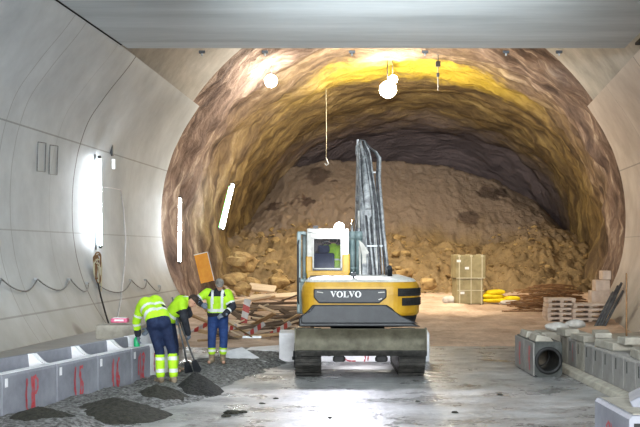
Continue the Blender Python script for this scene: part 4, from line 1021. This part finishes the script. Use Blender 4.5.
# foreground block on the right
t = thing('kerb_block', (3.17, 12.0, 0), 'nearest white kerb block at the lower right corner, with red spray on its side', 'kerb block')
mb = MB(); mb.prism([(0,0),(0,.66),(.03,.70),(.60,.70),(.62,.66),(.62,0)], 'y', -.72, .70); mb.build('block_body', M['block'], t, bevel=.012)
mb = MB(); mb.box((.31, 0, .704), (.5, 1.3, .012)); mb.build('muddy_top', M['block_warm'], t)
mb = MB(); mb.prism([(.05,.05),(.05,.62),(.57,.62),(.57,.05)], 'y', -.735, -.715); mb.build('end_face', M['black'], t)
mb = MB()
for st in squig(0, .40): ribbon(mb, st, .020, lambda u, z: (-.006, u-.05, .12+z))
mb.build('spray_mark', M['spray'], t, fix=False)
mb = MB(); mb.box((0,0,.06), (.42,.75,.12)); o = mb.build('white_slab', M['block'], loc=(3.66,12.15,.76), bevel=.015); o.rotation_euler = (0,-.5,-.25); tag(o, 'white slab tilted on top of the nearest kerb block at the right edge', 'slab')

# ------------------------------------------------------------------ stores in the heading
def strapped():
    p = at(469.5,305.5,40.0); t = thing('strapped_crate', (p.x, 40.4, p.z), 'tall olive wrapped crate stack with cream straps standing before the muck heap', 'crate')
    t.rotation_euler = (0,0,R(4))
    mb = MB(); mb.box((-.02,0,.52), (.98,.9,.92)); mb.build('lower_pack', M['olive'], t, bevel=.02)
    mb = MB(); mb.box((0,0,1.42), (1.10,.95,.84)); up = mb.build('upper_pack', M['olive'], t, bevel=.02)
    for x in (-.42, .02, .42):
        mb = MB(); mb.box((x,-.482,1.42), (.035,.012,.86)); mb.box((x*.95,-.458,.52), (.035,.012,.94)); mb.box((x,0,1.846), (.035,.97,.012)); mb.box((x,-.484,1.80),(.09,.014,.07)); mb.build('strap', M['strap'], t)
    mb = MB(); mb.box((0,-.455,.55), (.98,.008,.03)); mb.box((0,-.47,1.0), (1.05,.02,.035)); mb.build('cross_strap', M['strap'], t)
    for x, z in ((-.44,1.62),(-.14,1.36),(.34,1.02),(-.30,.46)):
        mb = MB(); mb.box((x,-.486 if z > 1.1 else -.462,z), (.15,.008,.09)); mb.build('paper_tag', M['white'], t)
    for x in (-.42,0,.42):
        mb = MB(); mb.box((x,0,.035), (.12,.88,.07)); mb.build('skid', M['black'], t)
strapped()
def pillow(name, p, d, m, lb, seed, rz=0, group=None):
    mb = MB(); mb.ball((0,0,0), (.5,.5,.5), 20, 12)
    def sq(c): return math.copysign(abs(c*2)**.6/2, c)
    mb.v = [Vector((sq(v.x)*d[0], sq(v.y)*d[1], v.z*d[2]))*(1+.07*mnoise.noise(v*5+Vector((seed,0,0)))) for v in mb.v]
    o = mb.build(name, m, loc=p); o.rotation_euler = (0,.05*math.sin(seed),rz); return tag(o, lb, 'bag', group)
for k, (px, py, w, lb) in enumerate([(494,300,.95,'bottom yellow bag right of the olive crate'),(492,296,.85,'middle yellow bag of the small pile beside the olive crate'),(495,292.2,.70,'top yellow bag on the small pile beside the olive crate'),(511,298.5,.6,'flat yellow bag lying right of the yellow pile, on a pale bag')]):
    pillow('yellow_bag', at(px, py, 40.2), (w,.6,.19), M['yellowbag'], lb, k*2.2, .1*k, 'yellow bags beside the crate')
pillow('pale_bag', at(511,302.6,40.0), (.85,.6,.20), M['palebag'], 'pale flat bag on the ground right of the yellow bags', 9)
pillow('pale_bag', at(449,300,40.6), (.5,.5,.3), M['palebag'], 'small white bag peeking out left of the olive crate', 5)
# pallets of cream boards
def pallet(w, d):
    t = thing('pallet', (0,0,0), 'x', 'pallet', 'cream pallets before the rebar heap')
    for k in range(3):
        mb = MB(); mb.box(((k-1)*(w/2-.06),0,.06), (.12,d,.11)); mb.build('bearer', M['crateboard'], t, bevel=.008)
    mb = MB()
    for k in range(4): mb.box((0,(k-1.5)*d/4,.133), (w,d/4-.03,.026))
    mb.box((0,-d/2-.012,.11), (w,.03,.07)); mb.build('deck', M['crateboard'], t)
    return t
pr1 = None
for i, (px, Y, n, w, what) in enumerate([(561.5,34.8,5,.86,'left'),(590.5,34.6,4,1.10,'right')]):
    p = at(px, 324.5, Y); pr = pallet(w, .8); pr.location = (p.x, Y+.4, gz(p.x, Y)); 
    lv = ['bottom','second','third','fourth','top'] if n == 5 else ['bottom','second','third','top']
    pr['label'] = f'bottom cream pallet of the {what} stack by the right rock wall'
    for k in range(1, n): dup(pr, (p.x+.02*math.sin(k*5), Y+.4, gz(p.x, Y)+.15*k), (0,0,.03*math.sin(k*3)), f'{lv[k]} cream pallet of the {what} stack by the right rock wall')
# pale blocks stepped against the right rock wall
for (px, py, w, h, lb) in [(599,303,.62,.42,'lower pale block of the stepped pile by the right rock wall'),(601,290.5,.48,.36,'middle pale block of the stepped pile by the right rock wall'),(605,279.5,.28,.30,'small topmost pale block of the stepped pile by the right rock wall')]:
    p = at(px, py, 37.0); mb = MB(); mb.box((0,0,h/2), (w,.5,h)); o = mb.build('pale_block', M['crateboard'], loc=p, bevel=.02); tag(o, lb, 'block', 'stepped pale blocks')
p = at(599,316,37.0); mb = MB(); mb.box((0,0,(at(599,303,37).z-p.z)/2+.0), (.75,.6,at(599,303,37).z-p.z)); tag(mb.build('pale_block', M['crateboard'], loc=(p.x,p.y+.02,p.z), bevel=.02), 'base block under the stepped pale pile by the right rock wall', 'block', 'stepped pale blocks')
for k, (bx, tx, ty, lb) in enumerate([(594,613,292,'leftmost'),(597,618,286,'second from left'),(600,621.5,283,'third from left'),(603,623,291,'rightmost')]):
    a, b = at(bx, 329, 33.2), at(tx, ty, 33.9); mb = MB(); mb.tube([Vector((0,0,0)), b-a], .042, 10)
    tag(mb.build('leaning_pipe', M['pipe'], loc=a), f'dark grey pipe leaning on the right wall, {lb} of the four', 'pipe', 'leaning pipes')
# tangle of reinforcing bars on the right
mb = MB(); rn = random.Random(21)
for k in range(95):
    px = rn.uniform(520,574); Y = rn.uniform(36.5,43); py0 = rn.uniform(284,320); p = at(px, py0, Y)
    z = gz(p.x, Y)+rn.uniform(.03, .75)*math.exp(-((px-550)/22)**2); a = rn.uniform(-.35,.35); L = rn.uniform(.7,1.7)
    d = Vector((math.cos(a)*L/2, math.sin(a)*L/2, rn.uniform(-.05,.05))); c = Vector((p.x, Y, z)); mb.tube([c-d, c+Vector((0,0,rn.uniform(0,.1))), c+d], .022, 5)
tag(mb.build('rebar_heap', M['rust'], fix=False), 'tangled heap of rusty bars at the foot of the muck heap, right side', 'rebar', kind='stuff')

# timber, boards and poles dumped on the left before the heap
# mound of splintered waste under the dumped timber
def mound_z(X, Y):
    px = 320+X/Y*F; v = (Y-27)/18; u = (px-222)/78
    if not (0 <= u <= 1 and 0 <= v <= 1): return gz(X, Y)
    z = CH-(interp([(27,345),(33,321),(38,307),(45,289)], Y)+8-HZ)/F*Y; e = min(1, 5*u, 5*(1-u), 8*v, 8*(1-v))
    return lerp(gz(X, Y)-.15, z+.13*fr(X*1.6, Y*1.6, 2)+.09*fr(X*5, Y*5, 1), e)
mb = MB(); mb.grid(70, 130, lambda u, v: ((lerp(222, 300, u)-320)/F*lerp(27, 45, v), lerp(27, 45, v), mound_z((lerp(222, 300, u)-320)/F*lerp(27, 45, v), lerp(27, 45, v))))
tag(mb.build('debris_mound', M['waste'], fix=False, smooth=False), 'mound of dark splintered waste under the dumped timber left of the excavator', 'debris', kind='stuff')
rn = random.Random(12)
def plank(c, L, w, h, rot, m, name='timber_plank'):
    mb = MB(); mb.box((0,0,0), (L,w,h)); o = mb.build(name, m, loc=c, bevel=.008); o.rotation_euler = rot; return o
spots = []
for k in range(95):
    px = rn.uniform(228,297); py = rn.uniform(291,344); Y = interp([(291,43.5),(305,38),(320,33),(344,27.6)], py)+rn.uniform(-.5,.5)
    spots.append((px, py, Y))
def where(px, py):
    s = 'left' if px < 250 else ('middle' if px < 275 else 'right'); v = 'far' if py < 308 else ('central' if py < 326 else 'near')
    return v, s
for k, (px, py, Y) in enumerate(spots):
    p = at(px, py, Y); m = rn.choice(['wood','wood','wood_dark','wood_dark','wood_dark','wood_pale']); L = rn.uniform(.8,2.3); w = rn.choice((.07,.10,.16)); h = rn.choice((.04,.05,.08))
    z = mound_z(p.x, Y)+rn.uniform(.06,.26)
    o = plank((p.x, Y, z), L, w, h, (rn.uniform(-.6,.6), rn.choice((rn.uniform(-.12,.12),rn.uniform(-.5,.5))), rn.uniform(-1.0,1.0)), M[m]); v, s = where(px, py)
    tag(o, f'{ {"wood":"brown","wood_dark":"dark","wood_pale":"pale"}[m] } timber plank in the {v} {s} of the jumbled timber heap left of the excavator', 'plank', 'dumped timber planks')
for (px, py, Y, L, w, rot, m, lb) in [(279,296,42,2.2,.28,(.5,-.05,.12),'wood_pale','broad pale plank on top of the timber heap, far end'),(262,288,43.5,1.1,.4,(.6,.1,-.2),'wood_pale','short pale board against the lit muck slope behind the timber heap'),(268,308,38,2.9,.35,(.3,.04,-.06),'wood_dark','wide dark beam across the middle of the timber heap'),(285,303,39.5,2.4,.12,(.1,-.02,.1),'wood_dark','dark thin beam on the far right of the timber heap'),
        (246,300,40,1.9,.2,(.2,-.15,.4),'wood_pale','pale plank slanting up at the far left of the timber heap'),(283,329,30.5,1.7,.16,(.2,.05,.5),'wood_dark','dark plank lying right by the excavator in the timber heap')]:
    p = at(px, py, Y); tag(plank(p, L, w, .09, rot, M[m]), lb, 'plank', 'dumped timber planks')
# red and white barrier boards
def barrier(px, py, Y, L, rot, lb, n=5, w=.125):
    t = thing('barrier_board', at(px, py, Y), lb, 'barrier board', 'red and white barrier boards'); t.rotation_euler = rot
    mb = MB(); m = 2*n+1; vs = []
    for k in range(m+1):
        x = -L/2+L*k/m; q = .03 if 0 < k < m else 0
        vs += [(x-q,-.015,-w/2),(x+q,-.015,w/2),(x+q,.015,w/2),(x-q,.015,-w/2)]
    for k in range(m):
        mb.cur = k % 2; o = 4*k
        if k == 0: mb.add(vs, [(0,1,2,3)]+[(o+a, o+4+a, o+4+(a+1) % 4, o+(a+1) % 4) for a in range(4)])
        else:
            for a in range(4): mb.f.append([o+a, o+4+a, o+4+(a+1) % 4, o+(a+1) % 4]); mb.mi.append(mb.cur); mb.sm.append(False)
    o = 4*m; mb.f.append([o+3,o+2,o+1,o]); mb.mi.append(0); mb.sm.append(False)
    mb.build('board', [M['whitew'], M['redw']], t)
barrier(245,315,32.5,.95,(0,R(-80),0),'red and white board standing nearly upright behind the rake handle', 2, .2)
barrier(205,325,31,1.0,(.5,R(-28),.3),'red and white board leaning left of the standing worker\'s legs', 3)
barrier(224,331,29.5,.75,(.4,R(-22),.2),'red and white board just right of the standing worker\'s trousers', 3)
barrier(252,332,29.0,.8,(.4,R(-35),.1),'red and white board lying low behind the rake head', 3)
barrier(275,332,28.8,.95,(.4,R(-30),.0),'red and white board lying left of the white beam end', 4)
#barrier(248,300,39.5,1.9,(0,R(4),.1),'long red and white board lying level behind the upright one', 6, .12)
#barrier(192,298,38,.9,(0,R(-84),.1),'narrow red and white board standing by the stooping worker\'s head', 5, .13)
# orange sheet on the rock wall
p = at(204,268,39.6); t = thing('orange_panel', p, 'tilted orange sheet with white edge leaning on the left rock wall', 'panel'); t.rotation_euler = (R(-8), R(-13), R(8))
mb = MB(); mb.box((0,0,0), (.48,.03,1.05)); mb.build('sheet', M['orange'], t, bevel=.004)
mb = MB(); mb.box((-.0,0,.535), (.5,.04,.03)); mb.box((.25,0,0), (.025,.04,1.07)); mb.build('edge_strip', M['white'], t)
mb = MB(); mb.tube([(-.1,.03,-.5),(-.1,.12,-1.6)], .03, 8); mb.build('prop_post', M['wood_dark'], t)

# ------------------------------------------------------------------ lamps, cables and small fittings
def tubelamp(a, b, r, lb, mglow='tube', halo=None, caps=True):
    a, b = Vector(a), Vector(b); t = thing('tube_lamp', (a+b)/2, lb, 'lamp', 'lit tube lamps'); c = (a+b)/2
    mb = MB(); mb.tube([a-c, b-c], r, 12); mb.build('lit_tube', M[mglow], t)
    d = (a-b).normalized()
    for e, s in ((a, 1), (b, -1)):
        mb = MB(); mb.tube([e-c-d*s*.02, e-c+d*s*.06], r*1.1, 12); mb.build('end_cap', M['lamp_body'], t)
    return t
wa, wb = wall_hit(94,158), wall_hit(95,246)
inn = Vector((.16,-.05,0))
tl = tubelamp(wa+inn, wb+inn, .042, 'tall bright tube lamp on the left concrete wall at the lining joint')
mb = MB(); mb.tube([wa+inn+Vector((-.12,0,.1))-tl.location, wb+inn+Vector((-.12,0,-.1))-tl.location], .03, 8); mb.build('back_rail', M['steel'], tl)
tubelamp(at(180,198,40.4), at(179.5,262,40.2), .05, 'bright tube lamp standing on the near left rock wall above the orange panel')
tubelamp(at(233,184,45.2), at(222.5,229,45.0), .055, 'tilted tube lamp with a green glow on the left rock wall farther in', 'tube')
tubelamp(at(230,186,45.3), at(219.5,228,45.1), .04, 'thin green tube beside the tilted white one on the left rock wall', 'tube_g')
def flood(px, py, Y, lb, s=1.):
    p = at(px, py, Y); t = thing('flood_lamp', p, lb, 'lamp', 'flood lamps in the heading')
    mb = MB(); mb.box((0,.24*s,0), (.22*s,.14*s,.22*s), taper=(1,.8)); mb.build('housing', M['lamp_body'], t, bevel=.02)
    mb = MB(); mb.ball((0,-.0,0), (.21*s,.19*s,.21*s), 18, 12); mb.build('lens', M['flood'], t)  # ball enlarged so the lamp's glare is built into its shape
    mb = MB(); mb.tube([(0,.24*s,.1*s),(0,.26*s,.3*s+.9)], .018, 6); mb.build('bracket', M['lamp_body'], t)
    return p
fp2 = flood(271,81,42.5,'small bright flood lamp high on the left of the rock crown',1.15)
fp1 = flood(388,89.5,46.0,'large glaring flood lamp hanging from the middle of the rock crown',1.7)
flood(393,79.5,46.6,'smaller flood lamp just above the large glaring one',.9)
# rope with hook hanging from the crown
t = thing('hanging_rope', at(326,97,46), 'thin pale rope with a hook hanging from the rock crown left of the boom', 'rope'); L = (157-90)/F*46
mb = MB(); mb.tube([(0,0,.35),(.02,0,-L*.5),(0,0,-L+.25)], .012, 6); mb.build('rope', M['strap'], t)
mb = MB(); mb.tube([(0,0,-L+.28),(.05,0,-L+.12),(.10,0,-L+.02),(.02,0,-L-.06),(-.06,0,-L+.03)], .03, 8); mb.build('hook', M['steel'], t)
t = thing('hanging_cable', at(438,64,45.5), 'short dark cable with fittings hanging near the crown right of the lamps', 'cable'); 
mb = MB(); mb.tube([(0,0,.9),(0,0,-1.1)], .02, 6); mb.build('cable', M['cable'], t)
for z, d in ((.45,(.16,.12,.14)),(.0,(.2,.14,.22)),(-.45,(.12,.1,.16))):
    mb = MB(); mb.box((0,0,z), d); mb.build('junction_box', M['lamp_body'], t, bevel=.015)
# small clamps under the slab edge
for k, (px, lb) in enumerate([(202,'leftmost'),(265,'second from left'),(352,'third from left'),(425,'fourth from left'),(506,'fifth from left'),(559,'rightmost')]):
    p = at(px, 49, 28.15); p.z = 7.5; t = thing('slab_clamp', p, f'small dark clamp under the ceiling slab edge, {lb}', 'clamp', 'clamps under the slab edge')
    mb = MB(); mb.box((0,0,-.035), (.16,.10,.07)); mb.build('clamp_body', M['char'], t, bevel=.01); mb = MB(); mb.tube([(0,0,-.05),(0,0,-.13)], .025, 8); mb.build('clamp_bolt', M['steel'], t)
# cable hung in scallops along the left wall
def swag(pegs, lb, r=.016, sag=.27):
    P = [wall_hit(px, py, .06) for px, py in pegs]; o0 = P[0]; pts = []
    for a, b in zip(P, P[1:]):
        for k in range(9):
            u = k/9; q = a.lerp(b, u); z = q.z-sag*4*u*(1-u)
            h = interp(HW, z); pts.append(Vector((xc(q.y)-h+.07, q.y, z)))
    pts.append(P[-1]+Vector((.02,0,0)))
    t = thing('wall_cable', o0, lb, 'cable', 'cables hung along the left wall')
    mb = MB(); mb.tube([p-o0 for p in pts], r, 6); mb.build('cable', M['cable'], t)
    for p in P:
        mb = MB(); mb.box(p-o0+Vector((-.03,0,0)), (.10,.05,.05)); mb.build('peg', M['steel'], t)
swag([(-30,281),(1,279),(37,279),(70,279),(88,283)], 'grey cable hung in scallops along the near left wall')
swag([(99,286),(131,280),(146,280),(160,286)], 'grey cable hung in scallops along the left wall beyond the tube lamp')
# coil of cable under the tube lamp
c = wall_hit(97,270,.12); t = thing('cable_coil', c, 'untidy brown coil of cable hanging under the wall tube lamp', 'cable coil'); rn = random.Random(4)
for k in range(7):
    mb = MB(); w, h = .07+.04*rn.random(), .30+.22*rn.random(); ox, oz = rn.uniform(-.05,.05), rn.uniform(-.25,.1)
    mb.tube([(ox+w*math.sin(a)+.02*math.sin(3*a), .03*math.cos(2*a+k), oz+h*math.cos(a)) for a in [2*math.pi*i/20 for i in range(21)]], .022, 6); mb.build('cable_loop', M['rust' if k % 2 else 'strap'], t)
mb = MB(); q = [wall_hit(98,283,.10), wall_hit(101,297,.10), wall_hit(106,315,.10), wall_hit(112,334,.10)]
tag(mb.tube([x-q[0] for x in q], .022, 8).build('drain_hose', M['black'], loc=q[0]), 'black hose running down the left wall below the cable coil', 'hose')
# wooden wedge and lamp hanging in a pocket of the left wall
c = wall_hit(112,152,.04); t = thing('wall_bracket', c, 'small dark bracket with pale tag high on the left wall beyond the joint', 'bracket')
mb = MB(); mb.prism([(-.10,.25),(.02,.30),(.04,-.1),(-.02,-.12)], 'y', -.06, .06); mb.build('bracket_plate', M['char'], t)
mb = MB(); mb.box((.05,-.02,-.35), (.10,.05,.30)); mb.build('paper_tag', M['white'], t, bevel=.01)
# patch plates on the left wall
for k, (px, py, lb) in enumerate([(42,157,'left of the two small square recess frames on the near left wall'),(54,160,'right of the two small square recess frames on the near left wall'),(92,62,'upper square recess frame on the near left wall, below the ceiling')]):
    P = [wall_hit(px+dx, py+dy, .012) for dx, dy in ((-4,-15),(4,-14),(3,15),(-5,14))]; c = sum(P, Vector())/4; mb = MB()
    mb.tube([p-c for p in P+[P[0]]], .012, 6); tag(mb.build('recess_frame', M['cable'], loc=c), lb, 'frame', 'recess frames on the left wall')

# clods of mud dropped on the wet floor
rn = random.Random(31)
for k, (px, py, r) in enumerate([(232,414,.075),(226,417,.05),(243,413,.045),(276,399,.03),(330,418,.025),(262,404,.03),(418,402,.03),(455,413,.035),(500,395,.03)]):
    Y = CH*F/(py-HZ); mb = MB(); mb.rock((0,0,0), (r*1.5,r,r*.55), 20+k, 2)
    tag(mb.build('mud_clod', M['sandmix'], loc=((px-320)/F*Y, Y, r*.3), fix=False), 'small dark clod of mud lying on the wet floor', 'clod', 'mud clods on the floor')

# raised edge of a shuttered panel on the far left lining
mb = MB(); P = [wall_hit(px, py, .015) for px, py in ((101,187),(112,188),(121,190),(124,210),(126,240),(125,265),(121,300),(117,322))]
mb.tube(P, .016, 6); struct(mb.build('trim_3', M['block_white']))
# ------------------------------------------------------------------ lights
def lamp(name, kind, loc, energy, col=(1,1,1), size=.5, rot=None, target=None, **kw):
    l = bpy.data.lights.new(name, kind); l.energy = energy; l.color = col
    o = bpy.data.objects.new(name, l); COL.objects.link(o); o.location = loc
    if kind == 'AREA':
        l.shape = 'RECTANGLE'; l.size = size; l.size_y = kw.get('size_y', size)
    elif kind in ('POINT', 'SPOT'): l.shadow_soft_size = size
    if kind == 'SPOT': l.spot_size = R(kw.get('cone', 90)); l.spot_blend = kw.get('blend', .5)
    if target is not None: o.rotation_euler = (Vector(target)-Vector(loc)).to_track_quat('-Z', 'Y').to_euler()
    return o
# works lighting of the finished tunnel, behind the camera
lamp('tunnel_lamp', 'AREA', (3.6, -7.0, 5.8), 1750, (.82,.93,1.0), 2.5, target=(-5.5, 24, 4.6), size_y=1.2)
lamp('tunnel_lamp', 'AREA', (0.5, -6.0, 4.4), 1500, (.88,.96,1.0), 2.5, target=(1.2, 22, 7.2), size_y=1.0)
lamp('tunnel_lamp', 'AREA', (-3.4, -8.0, 6.0), 2500, (1.0,.955,.915), 2.5, target=(7.5, 26, 3), size_y=1.2)
lamp('tunnel_lamp', 'AREA', (1.0, -5.0, .75), 1500, (.88,.95,1.0), 2.0, target=(1.0, 23, .6), size_y=.8)
# the flood lamps under the rock crown
lamp('flood_light', 'POINT', fp1+Vector((0,-1.2,-1.5)), 1600, (1.0,.90,.70), .25)
lamp('flood_light', 'POINT', fp2+Vector((.3,-.90,-1.3)), 260, (1.0,.92,.80), .2)
lamp('heading_lamp', 'SPOT', (3.5, 36.5, 8.6), 3600, (1.0,.84,.62), .4, target=(4.2, 42, -1.0), cone=75, blend=.9)  # unseen warm fill added to brighten heap foot and dirt
# unseen spot added above the view to brighten the slab soffit
lamp('slab_lamp', 'SPOT', (.2, 12.0, 5.35), 32000, (.86,.95,1.0), .3, target=(1.0, 18.4, 7.6), cone=50, blend=1)
# under-belly fill, then the excavator work lamp
lamp('underbody_light', 'AREA', EX+Vector((0,-.2,.44)), 22, (.95,.95,1.0), .8, target=EX+Vector((0,1.3,.15)), size_y=.06)  # unseen fill added under the belly to light the white beam
lamp('work_light', 'SPOT', EX+Vector((-.37,-.16,2.86)), 1150, (.88,.88,1.0), .08, target=EX+Vector((-.1,-5.2,0)), cone=75, blend=.8)
lamp('work_light', 'POINT', EX+Vector((-.37,-.12,2.86)), 14, (.85,.9,1.0), .06)
lamp('work_light', 'POINT', EX+Vector((-.05,-.05,2.55)), 5, (.9,.95,1.0), .05)
SC.world = bpy.data.worlds.new('world'); SC.world.use_nodes = True
SC.world.node_tree.nodes['Background'].inputs[0].default_value = (.75,.85,1,1)
SC.world.node_tree.nodes['Background'].inputs[1].default_value = .12
SC.view_settings.view_transform = 'Standard'
SC.view_settings.look = 'Medium High Contrast'
SC.view_settings.exposure = -.2
